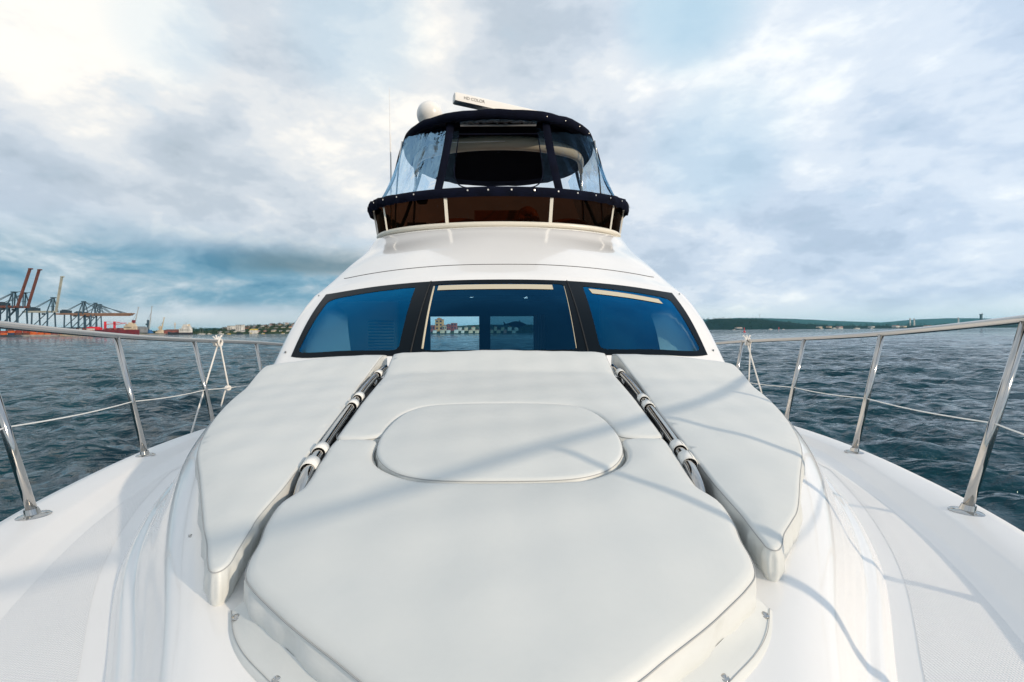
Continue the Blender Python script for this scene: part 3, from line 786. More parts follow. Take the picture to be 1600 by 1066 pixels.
# ================================================================== SUN PADS
def pad(name, outline, topf, botf, label, cat, group=None, rnd=.022, puff=.012, seam_on=True, straps=(), n=5, seed=1, corner=None):
    L = cr([(x, y, 0) for x, y in outline], n, True)
    L = [Vector((p.x, p.y)) for p in L]
    ar = sum(L[i-1].x*L[i].y-L[i].x*L[i-1].y for i in range(len(L)))
    if ar < 0: L.reverse()
    m = len(L); nrm = []
    for i in range(m):
        d = (L[(i+1)%m]-L[i-1]).normalized(); nrm.append(Vector((-d.y, d.x)))     # inward for CCW
    rng = np.random.RandomState(seed); ph = rng.uniform(0, 6.28, 6)
    def fold(i, k):
        s_ = i/m*2*PI
        return .0035*math.sin(17*s_+ph[0])*k + .0025*math.sin(41*s_+ph[1])*k
    rings = []; prof = [(.004, 'b', .0), (.0, 'b', .012), (-.004, 'm', .35), (-.003, 'm', .7), (.0, 't', -rnd), (rnd*.12, 't', -rnd*.5), (rnd*.45, 't', -rnd*.16), (rnd, 't', -.001)]
    V = []; F = []
    for (ins, md, dz) in prof:
        ring = []
        for i in range(m):
            p = L[i]+nrm[i]*(ins + (fold(i, 1) if md == 'm' else 0))
            zb, zt = botf(p.x, p.y), topf(p.x, p.y)
            z = zb+dz if md == 'b' else (zt+dz if md == 't' else zb+(zt-zb)*dz)
            ring.append((p.x, p.y, z))
        rings.append(ring)
    nr = len(rings)
    for r_ in rings: V += r_
    for a in range(nr-1):
        for i in range(m):
            j = (i+1) % m; F.append((a*m+i, a*m+j, (a+1)*m+j, (a+1)*m+i))
    inner = [(p[0], p[1]) for p in rings[-1]]
    xs = [p[0] for p in inner]; ys_ = [p[1] for p in inner]; A = np.array(inner)
    def dist(x, y): return float(np.sqrt(((A[:,0]-x)**2+(A[:,1]-y)**2).min()))
    g = .03; gpts = []
    for x in np.arange(min(xs), max(xs), g):
        for y in np.arange(min(ys_), max(ys_), g):
            if inside((x, y), inner) and dist(x, y) > .014: gpts.append((float(x), float(y)))
    VV, FF = cdt([inner], gpts)
    base = len(V)
    def wr(x, y): return .0022*math.sin(9*x+4*y+ph[2])+.0016*math.sin(23*y-7*x+ph[3])+.0012*math.sin(31*x+ph[4])
    for v in VV:
        x, y = v; d = dist(x, y)
        V.append((x, y, topf(x, y)-.001+(puff*(1-math.exp(-d/.07)) + wr(x, y)*min(1, d/.06))))
    for f in FF:
        if inside((sum(VV[i][0] for i in f)/3, sum(VV[i][1] for i in f)/3), inner): F.append(tuple(i+base for i in f))
    root = empty(name, (float(np.mean(xs)), float(np.mean(ys_)), Z0+botf(float(np.mean(xs)), float(np.mean(ys_)))), label, cat, group)
    me = bpy.data.meshes.new('pad_cover')
    me.from_pydata([(v[0]-root.location.x, v[1]-root.location.y, v[2]+Z0-root.location.z) for v in V], [], F)
    bmx = bmesh.new(); bmx.from_mesh(me); bmesh.ops.remove_doubles(bmx, verts=bmx.verts, dist=.0004)
    bmesh.ops.recalc_face_normals(bmx, faces=bmx.faces); bmx.to_mesh(me); bmx.free()
    me.polygons.foreach_set('use_smooth', [True]*len(me.polygons)); me.materials.append(vinyl)
    o = bpy.data.objects.new('pad_cover', me); COL.objects.link(o); o.parent = root
    if seam_on:
        q = [(L[i].x+nrm[i].x*rnd*.02, L[i].y+nrm[i].y*rnd*.02, topf(L[i].x, L[i].y)-rnd*.62) for i in range(m)]
        mb = MB().tube(q, .0014, 5, closed=True)
        mb.build('seam_piping', seam, root, True, loc=tuple(root.location), dz=Z0)
    for (sx, sy, ex, ey) in straps:
        # webbing strap looped round the grab rail
        c0 = Vector((sx, sy, Ttop(sx, sy)-.012)); c1 = Vector((ex, ey, Ttop(ex, ey)-.012)); d = (c1-c0).normalized()
        side = Vector((0,0,1)).cross(d).normalized(); up = d.cross(side)
        rr = []
        for cc_ in (c0, c1):
            rr.append([cc_ + side*math.cos(2*PI*k/18)*.027 + up*math.sin(2*PI*k/18)*.026 for k in range(18)])
        rr2 = [[p-(p-cc_).normalized()*.003 for p in r_] for r_, cc_ in zip(rr, (c0, c1))]
        mb = MB(); mb.grid([rr2[0], rr[0], rr[1], rr2[1]], True)
        sg = 1 if sx > 0 else -1
        # tail back to the pad
        tl0 = [c0+side*0+Vector((sg*.01, 0, .026)), c1+Vector((sg*.01, 0, .026))]
        tl1 = [c0+Vector((sg*.040, 0, -.03)), c1+Vector((sg*.040, 0, -.03))]
        mb.grid([tl0, [p.lerp(q_, .5)+Vector((0,0,.008)) for p, q_ in zip(tl0, tl1)], tl1])
        mb.build('rail_strap', strapw, root, True, loc=tuple(root.location), dz=Z0)
    return root
def Tc(x, y):      # centre pad rises to a head bolster
    k = min(1, max(0, (y-2.90)/.34)); k2 = max(0, (y-3.22)/.1)
    return Ttop(x, y) + .078*k - .05*min(1, k2)**2
def Tw(x, y):
    k = min(1, max(0, (y-2.80)/.42)); k = k**1.1; k2 = max(0, (y-3.26)/.12)
    return Ttop(x, y) + (.075-.012*abs(x))*k*1.0 - .05*min(1, k2)**2
upper = [(-.735,3.30),(-.3,3.33),(0,3.33),(.3,3.33),(.735,3.30),(.752,3.22),(.735,2.90),(.715,2.55),(.70,2.33),(.675,2.05),(.66,1.88),(.648,1.815),(.60,1.80),(.535,1.80),(.512,1.83),(.507,1.92),(.490,2.05),(.44,2.145),(.36,2.203),(.15,2.226),(0,2.229),(-.15,2.226),(-.36,2.203),(-.44,2.145),(-.490,2.05),(-.507,1.92),(-.512,1.83),(-.535,1.80),(-.60,1.80),(-.648,1.815),(-.66,1.88),(-.675,2.05),(-.70,2.33),(-.715,2.55),(-.735,2.90),(-.752,3.22)]
lower = [(.648,1.785),(.632,1.62),(.610,1.44),(.607,1.385),(.625,1.335),(.633,1.29),(.618,1.20),(.594,1.12),(.580,1.05),(.558,.995),(.515,.950),(.455,.90),(.385,.845),(.285,.775),(.21,.722),(.13,.68),(0,.66),(-.13,.68),(-.21,.722),(-.285,.775),(-.385,.845),(-.455,.90),(-.515,.950),(-.558,.995),(-.580,1.05),(-.594,1.12),(-.618,1.20),(-.633,1.29),(-.625,1.335),(-.607,1.385),(-.610,1.44),(-.632,1.62),(-.648,1.785),
         (-.60,1.792),(-.545,1.79),(-.510,1.76),(-.497,1.65),(-.458,1.555),(-.38,1.475),(-.28,1.418),(-.15,1.402),(0,1.398),(.15,1.402),(.28,1.418),(.38,1.475),(.458,1.555),(.497,1.65),(.510,1.76),(.545,1.79),(.60,1.792)]
hatch = [(x*.945, 1.81+(y-1.81)*.988) for x, y in [(0,2.218),(.2,2.215),(.36,2.19),(.44,2.12),(.482,2.0),(.497,1.85),(.488,1.72),(.455,1.60),(.39,1.50),(.30,1.435),(.18,1.405),(0,1.398),(-.18,1.405),(-.30,1.435),(-.39,1.50),(-.455,1.60),(-.488,1.72),(-.497,1.85),(-.482,2.0),(-.44,2.12),(-.36,2.19),(-.2,2.215)]]
def cut(L): return [(x*.925 if 1.39 < y < 2.24 and abs(x) < .53 else x, y) for x, y in L]
upper = cut(upper); lower = cut(lower)
pad('sun_pad', upper, Tc, Splat, 'white vinyl sun pad with raised head bolster, centre, right below the windshield', 'sun pad', seed=3, puff=.008)
pad('sun_pad', lower, Ttop, Splat, 'largest white vinyl sun pad, the tapered front one nearest the bow', 'sun pad', seed=5, puff=.010, rnd=.024)
pad('sun_pad', hatch, lambda x, y: Ttop(x, y)+.004, Splat, 'oval white vinyl pad over the deck hatch, set into the centre pads', 'sun pad', seed=7, puff=.006, rnd=.014)
wl0 = [(.86,3.34),(.835,3.28),(.838,3.1),(.835,2.8),(.80,2.52),(.765,2.28),(.735,2.05),(.700,1.72),(.682,1.55),(.665,1.40),(.655,1.24),'tip',(.845,1.29),(.99,1.50),(1.165,1.755),(1.29,2.0),(1.40,2.26),(1.50,2.55),(1.58,2.85),(1.655,3.15),(1.68,3.40),(1.60,3.46),(1.30,3.43)]
def wing(tip): return [p for q in wl0 for p in (tip if q == 'tip' else [q])]
wl = wing([(.647,1.18),(.640,1.12),(.638,1.088),(.655,1.078),(.680,1.098),(.718,1.15),(.775,1.21)])
wlL = wing([(.642,1.17),(.626,1.09),(.614,1.035),(.622,1.008),(.644,1.010),(.676,1.05),(.722,1.12),(.775,1.19)])
wr_ = pad('sun_pad', wl, Tw, Splat, 'long tapering white wing pad to the right of the centre pads', 'sun pad', None, seed=11, rnd=.013,
    straps=((.797,3.02,.792,2.95),(.752,2.40,.747,2.345),(.738,2.28,.731,2.22),(.676,1.74,.669,1.685),(.664,1.63,.654,1.565)))
wlm = [(-x, y) for x, y in wlL]
pad('sun_pad', wlm, Tw, Splat, 'long tapering white wing pad to the left of the centre pads', 'sun pad', None, seed=13, rnd=.012,
    straps=((-.797,3.02,-.792,2.95),(-.755,2.46,-.750,2.40),(-.741,2.32,-.734,2.26),(-.674,1.73,-.667,1.675),(-.658,1.60,-.648,1.535)))
# fixing skirt of the front pad with grommets: a flap lying on the gelcoat at each side of the nose
fp = [o for o in COL.objects if o.get('label', '').startswith('largest white')][0]
for s_ in (-1, 1):
    A_ = [(.555,1.00),(.51,.948),(.455,.90),(.385,.845),(.285,.775),(.21,.722),(.13,.68)]
    B_ = [(.588,.985),(.548,.922),(.495,.865),(.42,.808),(.325,.738),(.245,.683),(.15,.635)]
    rows = []
    for k in range(5):
        t = k/4
        rows.append([(s_*(a[0]+(b_[0]-a[0])*t), a[1]+(b_[1]-a[1])*t, Splat(a[0]+(b_[0]-a[0])*t, a[1]+(b_[1]-a[1])*t)+.007+.02*(1-t)**2+.004*(1+math.sin(i*1.9+k))*t*(1-t)*3) for i, (a, b_) in enumerate(zip(A_, B_))])
    rows.append([(p[0]+s_*.0015, p[1]-.0015, p[2]-.012) for p in rows[-1]])
    rows = [[tuple(p) for p in cr(r_, 5)] for r_ in rows]
    mb = MB().grid(rows if s_ > 0 else [list(reversed(r_)) for r_ in rows])
    fl = mb.build('fixing_flap', vinyl, fp, True, loc=tuple(fp.location), dz=Z0)
    for (x, y) in ((.560, .968), (.398, .815)):
        g = MB().lathe((s_*x, y, Splat(x, y)+.009), [(.011, 0), (.011, .002), (.009, .0035), (.006, .002), (.0055, .006), (.002, .0065)], 16)
        o = g.build('grommet', steel, fl, True, loc=(0, 0, 0), dz=Z0)
        o.location = -Vector(fp.location)
    q = [tuple(Vector(p)+Vector((0,0,.002))) for p in [Vector(a).lerp(Vector(b_), .5) for a, b_ in zip(rows[-2], rows[-3])]]
    o = MB().tube(q, .0007, 4).build('stitching', seam, fl, True, loc=(0,0,0), dz=Z0); o.location = -Vector(fp.location)

# ================================================================== ROPES on the rail
def knot(mb, c, r_=.035, n=3, seed=0):
    rg = random.Random(seed)
    for k in range(n):
        a = rg.uniform(0, PI); pts = []
        for j in range(14):
            t = 2*PI*j/14; p = Vector((math.cos(t)*.008+(k-1)*.016, math.cos(t)*r_, math.sin(t)*r_))
            p.rotate(Matrix.Rotation(rg.uniform(-.05,.05)+(k-1)*.3, 3, 'Z'))
            pts.append(Vector(c)+p)
        mb.tube(pts, .010, 8, closed=True)
def hang(a, b_, sag=.0, n=8): return [Vector(a).lerp(Vector(b_), k/n)+Vector((0,0,-sag*math.sin(PI*k/n))) for k in range(n+1)]
def railpt(s_, y):
    q = cr([(p[0], p[1], p[2]) for p in RAILR], 10); 
    return Vector((s_*float(np.interp(y, [v.y for v in q], [v.x for v in q])), y, float(np.interp(y, [v.y for v in q], [v.z for v in q]))))
c = railpt(-1, 4.42)
mb = MB(); knot(mb, c, .034, 3, 2)
k1 = Vector((-2.63, 4.42, -.545))
mb.tube(hang(c+Vector((.02,0,-.03)), k1, 0), .0072, 8); mb.tube(cr([k1, k1+Vector((-.03,0,-.02)), k1+Vector((-.06,.0,-.12)), k1+Vector((-.075,0,-.18))], 4), .0072, 8)
knot(mb, k1, .016, 2, 5)
mb.tube(hang(c+Vector((-.01,0,-.03)), (-2.66, 3.92, -.88), .0), .0072, 8)
for k in range(4): mb.tube([c+Vector((-.01,0,.02)), c+Vector((-.06+.03*k, .01, .06+.012*(k%2)))], .008, 6)
ro = mb.build('rope', ropew, None, True, loc=(c.x, c.y, c.z+Z0-.03), dz=Z0); tag(ro, 'white rope knotted round the left bow rail, its tail tied to the lifeline', 'rope')
c = railpt(1, 5.02)
mb = MB(); knot(mb, c, .034, 3, 9)
mb.tube(hang(c+Vector((.03,0,-.03)), (2.74, 5.0, -.58)), .0072, 8); mb.tube(hang(c+Vector((.0,0,-.03)), (2.72, 4.72, -.66)), .0072, 8)
for k in range(3): mb.tube([c+Vector((0,0,.02)), c+Vector((-.05+.04*k, 0, .07))], .008, 6)
ro = mb.build('rope', ropew, None, True, loc=(c.x, c.y, c.z+Z0-.03), dz=Z0); tag(ro, 'white rope knotted round the right bow rail, hanging in two strands', 'rope')

# ================================================================== WATER
def make_water():
    nr = 1000
    r_ = np.concatenate([np.geomspace(2.6, 700, nr-30), np.geomspace(740, 16000, 30)])
    # denser where the camera looks
    th = np.concatenate([np.linspace(R(36), R(144), 1000, endpoint=False), np.linspace(R(144), R(396), 160, endpoint=False)])
    RR, TH = np.meshgrid(r_, th, indexing='ij')
    X = RR*np.cos(TH); Y = RR*np.sin(TH)
    Zw = np.zeros_like(X); rg = np.random.RandomState(4)
    cell = RR*np.log(700/2.6)/(nr-30)
    for k in range(110):
        lam = .17*(55**(k/109.0))
        ang = rg.normal(R(250), .55); kx, ky = math.cos(ang)*2*PI/lam, math.sin(ang)*2*PI/lam
        amp = .0165*lam**.78*rg.uniform(.5, 1.4)*(1.0 if lam < 2.5 else (2.5/lam)**1.3)
        fade = np.clip((lam/cell-2.2)/3.0, 0, 1)
        # group modulation so waves come in patches
        mod = .55+.45*np.sin(X*kx*.13+Y*ky*.09+rg.uniform(0, 6.28))*np.sin(X*ky*.11-Y*kx*.12+rg.uniform(0, 6.28))
        s_ = np.sin(X*kx+Y*ky+rg.uniform(0, 6.28)+.6*np.sin(X*ky*.21-Y*kx*.21+rg.uniform(0, 6.28)))
        Zw += amp*fade*mod*(s_ + .28*(1-s_*s_))
    fl = np.clip((RR-2.6)/1.0, 0, 1); Zw *= fl
    V = np.stack([X, Y, Zw], -1).reshape(-1, 3); nt = len(th); n_r = len(r_)
    i = np.arange(n_r-1)[:, None]; j = np.arange(nt)[None, :]; jn = (j+1) % nt
    F = np.stack([i*nt+j, (i+1)*nt+j, (i+1)*nt+jn, i*nt+jn], -1).reshape(-1, 4)
    me = bpy.data.meshes.new('water'); me.vertices.add(len(V)); me.vertices.foreach_set('co', V.ravel())
    me.loops.add(F.size); me.loops.foreach_set('vertex_index', F.ravel().astype(np.int32))
    me.polygons.add(len(F)); me.polygons.foreach_set('loop_start', np.arange(0, F.size, 4, dtype=np.int32))
    try: me.polygons.foreach_set('loop_total', np.full(len(F), 4, dtype=np.int32))
    except Exception: pass
    me.update(calc_edges=True); me.polygons.foreach_set('use_smooth', [True]*len(F))
    m = bpy.data.materials.new('sea_water'); m.use_nodes = True; N = NT(m.node_tree); N.n.clear()
    tcn = N.new('ShaderNodeTexCoord'); geo = N.new('ShaderNodeNewGeometry')
    mp = N.new('ShaderNodeMapping', None, Vector=tcn.outputs['Object']); mp.inputs['Rotation'].default_value = (0,0,R(-20)); mp.inputs['Scale'].default_value = (.5, 1.0, 1)
    n1 = N.noise(mp.outputs[0], 2.0, 5, .58, .12); n0 = N.noise(mp.outputs[0], 7.0, 3, .55, .1); n2 = N.noise(mp.outputs[0], .22, 5, .6, .4); n3 = N.noise(mp.outputs[0], .035, 4, .6, .3)
    n4 = N.noise(tcn.outputs['Object'], .06, 3, .5, .5); patch = N.mapr(n4, .38, .62, .45, 1.25)
    n0 = N.math('MULTIPLY', n0, patch); n1 = N.math('MULTIPLY', n1, patch)
    b0 = N.new('ShaderNodeBump', None, Height=n0, Strength=1.0, Distance=.045)
    b1 = N.new('ShaderNodeBump', None, Height=n1, Strength=1.0, Distance=.30, Normal=b0.outputs[0])
    b2 = N.new('ShaderNodeBump', None, Height=n2, Strength=1.0, Distance=1.7, Normal=b1.outputs[0])
    b3 = N.new('ShaderNodeBump', None, Height=n3, Strength=.6, Distance=4.0, Normal=b2.outputs[0])
    colr = N.mix(N.mapr(n3, .35, .65), (.001, .030, .045), (.003, .042, .060))
    p = N.new('ShaderNodeBsdfPrincipled', None, Base_Color=colr, Roughness=.06, IOR=1.33, Normal=b3.outputs[0]); p.inputs['Specular IOR Level'].default_value = .40; p.inputs['Specular Tint'].default_value = (.62, .93, 1.0, 1)
    N.new('ShaderNodeOutputMaterial', None, Surface=p.outputs[0])
    me.materials.append(m)
    o = bpy.data.objects.new('water', me); COL.objects.link(o); tag(o, kind='structure')
make_water()

# ================================================================== FAR SHORES
def W2(x, y, Y):
    """a bearing and height measured on the photograph, set at its real distance Y (metres): world point"""
    xx = x-(y-517)*.0073; yy = y+(x-780)*.0073
    return Vector(((xx-780)/711.1*Y, Y, Z0+(517-yy)/711.1*Y))
def Xat(x, Y): return (x-780)/711.1*Y
def put(mb, name, m, label=None, cat=None, group=None, loc=None, parent=None, auto=None):
    if parent is None and loc is None:
        a = np.array(mb.v); loc = (float(a[:,0].mean()), float(a[:,1].mean()), float(a[:,2].min()))
    if parent is not None:
        pl_ = tuple(parent.location); o = mb.build(name, m, None, auto=auto, loc=pl_); o.parent = parent; o.location = (0,0,0)
    else: o = mb.build(name, m, None, auto=auto, loc=loc)
    return tag(o, label, cat, group)
cmat = {}
def paint(name, c, r_=.7): return mat(name, c, r_, vary=(.15, .25))
concrete = paint('quay_concrete', (.26, .25, .23))
teal_steel = paint('blue_grey_steel', (.035, .07, .10)); rust = paint('rust_red_paint', (.15, .050, .032)); tan = paint('tan_paint', (.24, .13, .075)); palegrey = paint('pale_grey_paint', (.34, .34, .28)); darkst = paint('dark_machinery', (.02, .035, .05))
cable = paint('cable_steel', (.05, .08, .10))
# quay
mb = MB(); pts = [(Xat(-330, 545), 545), (Xat(-80, 545), 545), (Xat(88, 640), 640), (Xat(218, 870), 870), (Xat(300, 900), 900), (Xat(305, 1300), 1300), (Xat(-330, 1300), 1300)]
n = len(pts); mb.add([(x, y, -4) for x, y in pts]+[(x, y, 2.3) for x, y in pts], [tuple(range(n, 2*n))]+[(i, (i+1)%n, n+(i+1)%n, n+i) for i in range(n)])
o = put(mb, 'quay', concrete); tag(o, kind='structure')

# ship-to-shore gantry cranes; local x runs seaward (to the right), legs at x 0 and 24
def gantry(bx, by, sc, boom_up, boomm, label, girder=33.0, boom_len=78, apex=56.0, reach_up=52.0, back=-17, tilt=80):
    root = empty('gantry_crane', (bx, by, 2.3), label, 'gantry crane', 'gantry cranes on the container quay')
    T = lambda x, y, z: (bx+x*sc, by+y*sc, 2.3+z*sc)
    for x in (0, 24):
        for y in (-7, 7):
            m_ = MB().bar(T(x, y, 0), T(x, y*.8, girder), 1.4*sc, 1.4*sc)
            put(m_, 'leg', teal_steel, parent=root)
    m_ = MB()
    for y in (-7, 7):
        m_.bar(T(0, y, 11), T(24, y, 11), 1.1*sc); m_.bar(T(0, y, 11), T(24, y*.8, girder), .9*sc); m_.bar(T(0,y,0), T(24,y,0), 1.3*sc)
    for x in (0, 24): m_.bar(T(x, -7, 11), T(x, 7, 11), 1.1*sc)
    put(m_, 'bracing', teal_steel, parent=root)
    g_ = MB()
    for y in (-3, 3): g_.bar(T(back, y, girder+1), T(30, y, girder+1), 1.4*sc, 2.6*sc)
    put(g_, 'girder', boomm, parent=root)
    h_ = MB().box(T(3-6, 0, girder+4.6), (14*sc, 7*sc, 4.6*sc)); h_.box(T(-5, 0, girder+7.6), (6*sc, 5*sc, 1.4*sc))
    put(h_, 'machinery_house', darkst, parent=root)
    a_ = MB()
    for y in (-5, 5):
        a_.bar(T(22, y, girder), T(27, y*.3, apex), 1.1*sc); a_.bar(T(30, y, girder), T(27, y*.3, apex), 1.0*sc)
    a_.bar(T(23, 0, girder+9), T(29.5, 0, girder+9), .8*sc)
    a_.box(T(27, 0, apex+.5), (5*sc, 4*sc, 1.6*sc))
    put(a_, 'apex_tower', teal_steel, parent=root)
    b_ = MB(); s_ = MB()
    if boom_up:
        ex, ez = math.cos(R(tilt)), math.sin(R(tilt))
        L = reach_up; tx, tz = 31+ex*L, girder+ez*L
        for y in (-1, 1): b_.bar(T(31, y, girder), T(tx, y, tz), 1.0*sc, 1.6*sc)
        for k in range(9): b_.bar(T(31+ex*L*k/8, -1, girder+ez*L*k/8), T(31+ex*L*k/8, 1, girder+ez*L*k/8), .8*sc)
        b_.box(T(tx+1.0, 0, tz+.6), (4.5*sc, 2.6*sc, 1.6*sc))
        s_.bar(T(27, 0, apex), T(31+ex*L*.42, 0, girder+ez*L*.42), .7*sc)
    else:
        for y in (-2.4, 2.4): b_.bar(T(31, y, girder+1), T(31+boom_len, y, girder+.6), 1.2*sc, 2.3*sc)
        for k in range(10): b_.bar(T(31+boom_len*k/9, -2.4, girder+1), T(31+boom_len*k/9, 2.4, girder+1), .7*sc)
        b_.box(T(31+boom_len, 0, girder+.8), (3*sc, 6*sc, 1.2*sc))
        for fx in (.42, .85):
            for y in (-1.8, 1.8): s_.bar(T(27, y*.4, apex), T(31+boom_len*fx, y, girder+2), .5*sc)
    for y in (-2, 2): s_.bar(T(27, y*.4, apex), T(-10, y, girder+2), .6*sc)
    put(b_, 'boom', boomm, parent=root); put(s_, 'stays', cable, parent=root)
    c_ = MB().box(T(12, 0, girder-2.4), (3*sc, 3*sc, 2.6*sc)); put(c_, 'operator_cab', darkst, parent=root)
    return root
gantry(Xat(-9, 600), 600, .98, True, rust, 'leftmost gantry crane, its rust red boom raised, cut by the left edge of the picture', girder=37, apex=57, reach_up=54, tilt=71, back=-24)
gantry(Xat(8, 625), 625, 1.0, True, rust, 'gantry crane with raised rust red boom, second from the left', girder=37, apex=57, reach_up=54, tilt=72.5, back=-10)
gantry(Xat(56, 700), 700, 1.0, True, palegrey, 'gantry crane with its pale grey boom raised almost upright', girder=34, apex=56, reach_up=55, tilt=80)
gantry(Xat(106, 760), 760, 1.0, False, tan, 'gantry crane with lowered tan boom, nearest of the three with lowered booms', girder=33, apex=54, boom_len=78)
gantry(Xat(127, 860), 860, 1.0, False, tan, 'gantry crane with lowered boom, middle of the three standing close together', girder=35, apex=58, boom_len=64)
gantry(Xat(136, 930), 930, 1.0, False, tan, 'gantry crane with lowered boom, rightmost of the gantry cranes', girder=37, apex=60, boom_len=56)

# containers on the quay, in tiers
rg = random.Random(7)
ccol = {'orange': (.62, .13, .025), 'rust red': (.30, .045, .02), 'dark blue': (.03, .05, .11), 'white': (.55, .53, .48), 'brown': (.14, .05, .03)}
base_me = {}
for cn_, cc_ in ccol.items():
    m_ = MB().box((0, 0, 1.3), (6.05, 2.44, 2.55))
    for k in range(12): m_.box((-2.75+k*.5, -1.235, 1.3), (.22, .05, 2.2))
    for x in (-3.0, 3.0):
        for y in (-1.2, 1.2): m_.box((x, y, 1.3), (.16, .16, 2.62))
    o = m_.build('shipping_container', paint('container_'+cn_.replace(' ', '_'), cc_, .6)); base_me[cn_] = o
used = set()
for col_ in range(15):
    for tier in range(3):
        for row in range(2):
            if tier == 2 and rg.random() < .45: continue
            if row == 1 and rg.random() < .2: continue
            cn_ = rg.choices(list(ccol), [.46, .22, .08, .08, .16] if tier < 2 else [.2, .3, .2, .1, .2])[0]
            src = base_me[cn_]
            o = src if cn_ not in used else src.copy()
            if cn_ in used: COL.objects.link(o)
            used.add(cn_)
            x = -30+col_*6.6
            o.location = (Xat(-18, 575)+col_*6.7, 575+row*3.2+col_*2.7, 2.3+tier*2.62); o.rotation_euler = (0, 0, .02*rg.uniform(-1, 1))
            tag(o, cn_+' shipping container in the stacks on the quay below the gantry cranes', 'container', cn_+' containers stacked on the quay')
for k, src in list(base_me.items()):
    if k not in used: bpy.data.objects.remove(src)
# pale shed roofs along the quay
def shed(x0, x1, y0, y1, Y, m_, rm, name='warehouse', label='', cat='warehouse', dpt=20, windows=0, group=None, roof='gable', parts=True):
    """y0 top, y1 bottom rows on the photograph"""
    a = W2(x0, y1, Y); b_ = W2(x1, y0, Y); zb = max(.6, min(a.z, b_.z-2)); x_0, x_1 = a.x, b_.x; zt = b_.z
    wd = x_1-x_0; h = zt-zb; rh = min(h*.28, wd*.25) if roof == 'gable' else min(.6, h*.05)
    c = ((x_0+x_1)/2, Y+dpt/2, zb)
    mb = MB().box((c[0], c[1], zb-1.5+(h-rh+1.5)/2), (wd, dpt, h-rh+1.5))
    o = put(mb, name, m_, label, cat, group, loc=c)
    zr = zb+h-rh; r2 = MB()
    if roof == 'gable':
        e = wd*.03+.2; X0, X1, Y0, Y1 = c[0]-wd/2-e, c[0]+wd/2+e, Y-e, Y+dpt+e
        if wd > dpt: r2.add([(X0,Y0,zr),(X1,Y0,zr),(X1,Y1,zr),(X0,Y1,zr),(X0,c[1],zr+rh),(X1,c[1],zr+rh)], [(0,1,5,4),(2,3,4,5),(1,2,5),(3,0,4),(3,2,1,0)])
        else: r2.add([(X0,Y0,zr),(X1,Y0,zr),(X1,Y1,zr),(X0,Y1,zr),(c[0],Y0,zr+rh),(c[0],Y1,zr+rh)], [(0,4,5,3),(1,2,5,4),(0,1,4),(2,3,5),(3,2,1,0)])
    else: r2.box((c[0], c[1], zr+rh/2), (wd+.5, dpt+.5, rh))
    put(r2, 'roof', rm, parent=o)
    if windows:
        nx = max(2, int(wd/3.2)); nz = max(1, int((h-rh)/3.1)); cnt = 0
        for j in range(nz):
            for i in range(nx):
                if cnt >= windows: break
                wx = c[0]-wd/2+wd*(i+.5)/nx; wz = zb+(h-rh)*(j+.55)/nz
                put(MB().box((wx, Y-.04, wz), (wd/nx*.5, .12, (h-rh)/nz*.45)), 'window', darkst, parent=o); cnt += 1
    return o
whitew = paint('white_render', (.62, .60, .55)); creamw = paint('cream_render', (.55, .46, .33)); orangew = paint('ochre_render', (.62, .33, .12)); brickw = paint('brick_red_wall', (.28, .08, .06)); tile = paint('terracotta_tile', (.30, .10, .06)); greyr = paint('grey_sheet_roof', (.20, .21, .22)); pink = paint('pink_render', (.50, .27, .23)); yellow = paint('yellow_paint', (.60, .42, .05))
redp = paint('bright_red_paint', (.62, .02, .03), .5); dkred = paint('dark_red_paint', (.16, .012, .018), .5); bluep = paint('blue_paint', (.03, .12, .30), .5); silver = paint('silver_paint', (.42, .44, .44), .5)
shed(86, 128, 520.2, 523.4, 648, creamw, rust, label='long low tan shed at the quay edge right of the containers', dpt=10)
# yard machines under the cranes
for i, (x, Y) in enumerate(((62, 690), (74, 690), (93, 700), (113, 720), (124, 720))):
    c = Vector((Xat(x, Y), Y, 2.3)); m_ = MB()
    for sx in (-5, 5):
        for sy in (-3, 3): m_.bar((c.x+sx, c.y+sy, 2.3), (c.x+sx, c.y+sy, 12.5), .9)
    m_.bar((c.x-5.6, c.y-3, 12.9), (c.x+5.6, c.y-3, 12.9), 1.0); m_.bar((c.x-5.6, c.y+3, 12.9), (c.x+5.6, c.y+3, 12.9), 1.0); m_.box((c.x-2, c.y, 11), (3, 5, 2.4))
    o = put(m_, 'straddle_carrier', darkst, 'dark straddle carrier on the quay, '+['leftmost of the five', 'second of the five from the left', 'middle one of the five', 'fourth of the five from the left', 'rightmost of the five'][i], 'straddle carrier', 'straddle carriers under the gantry cranes')
    for sx in (-5, 5): put(MB().box((c.x+sx, c.y, 3.0), (1.6, 8, 1.4)), 'wheel_beam', rubber, parent=o)

# red cargo ship
def ship(x0, x1, Y, hullm, label, deck_h, name='cargo_ship', draft=2.2):
    X0, X1 = Xat(x0, Y), Xat(x1, Y); L = X1-X0; B = L*.08
    st = [(0, .15), (.02, .55), (.10, .95), (.3, 1), (.75, 1), (.92, .95), (1, .75)]
    rows = []
    for t, b_ in st:
        x = X0+L*t; sheer = 2.2*(1-t/.2)**2 if t < .2 else 0
        xb = x+(L*.03 if t < .05 else 0)
        rows.append([(x, Y-B*b_, deck_h+sheer), (xb, Y-B*b_*.96, 1.0), (xb, Y-B*b_*.6, -2), (xb, Y+B*b_*.6, -2), (xb, Y+B*b_*.96, 1.0), (x, Y+B*b_, deck_h+sheer)])
    root = empty(name, ((X0+X1)/2, Y, 0), label, 'ship')
    mb = MB().grid(rows, True); mb.add(rows[0], [(0,1,2,3,4,5)]); mb.add(rows[-1], [(5,4,3,2,1,0)])
    put(mb, 'hull', hullm, parent=root); return root, X0, X1, B
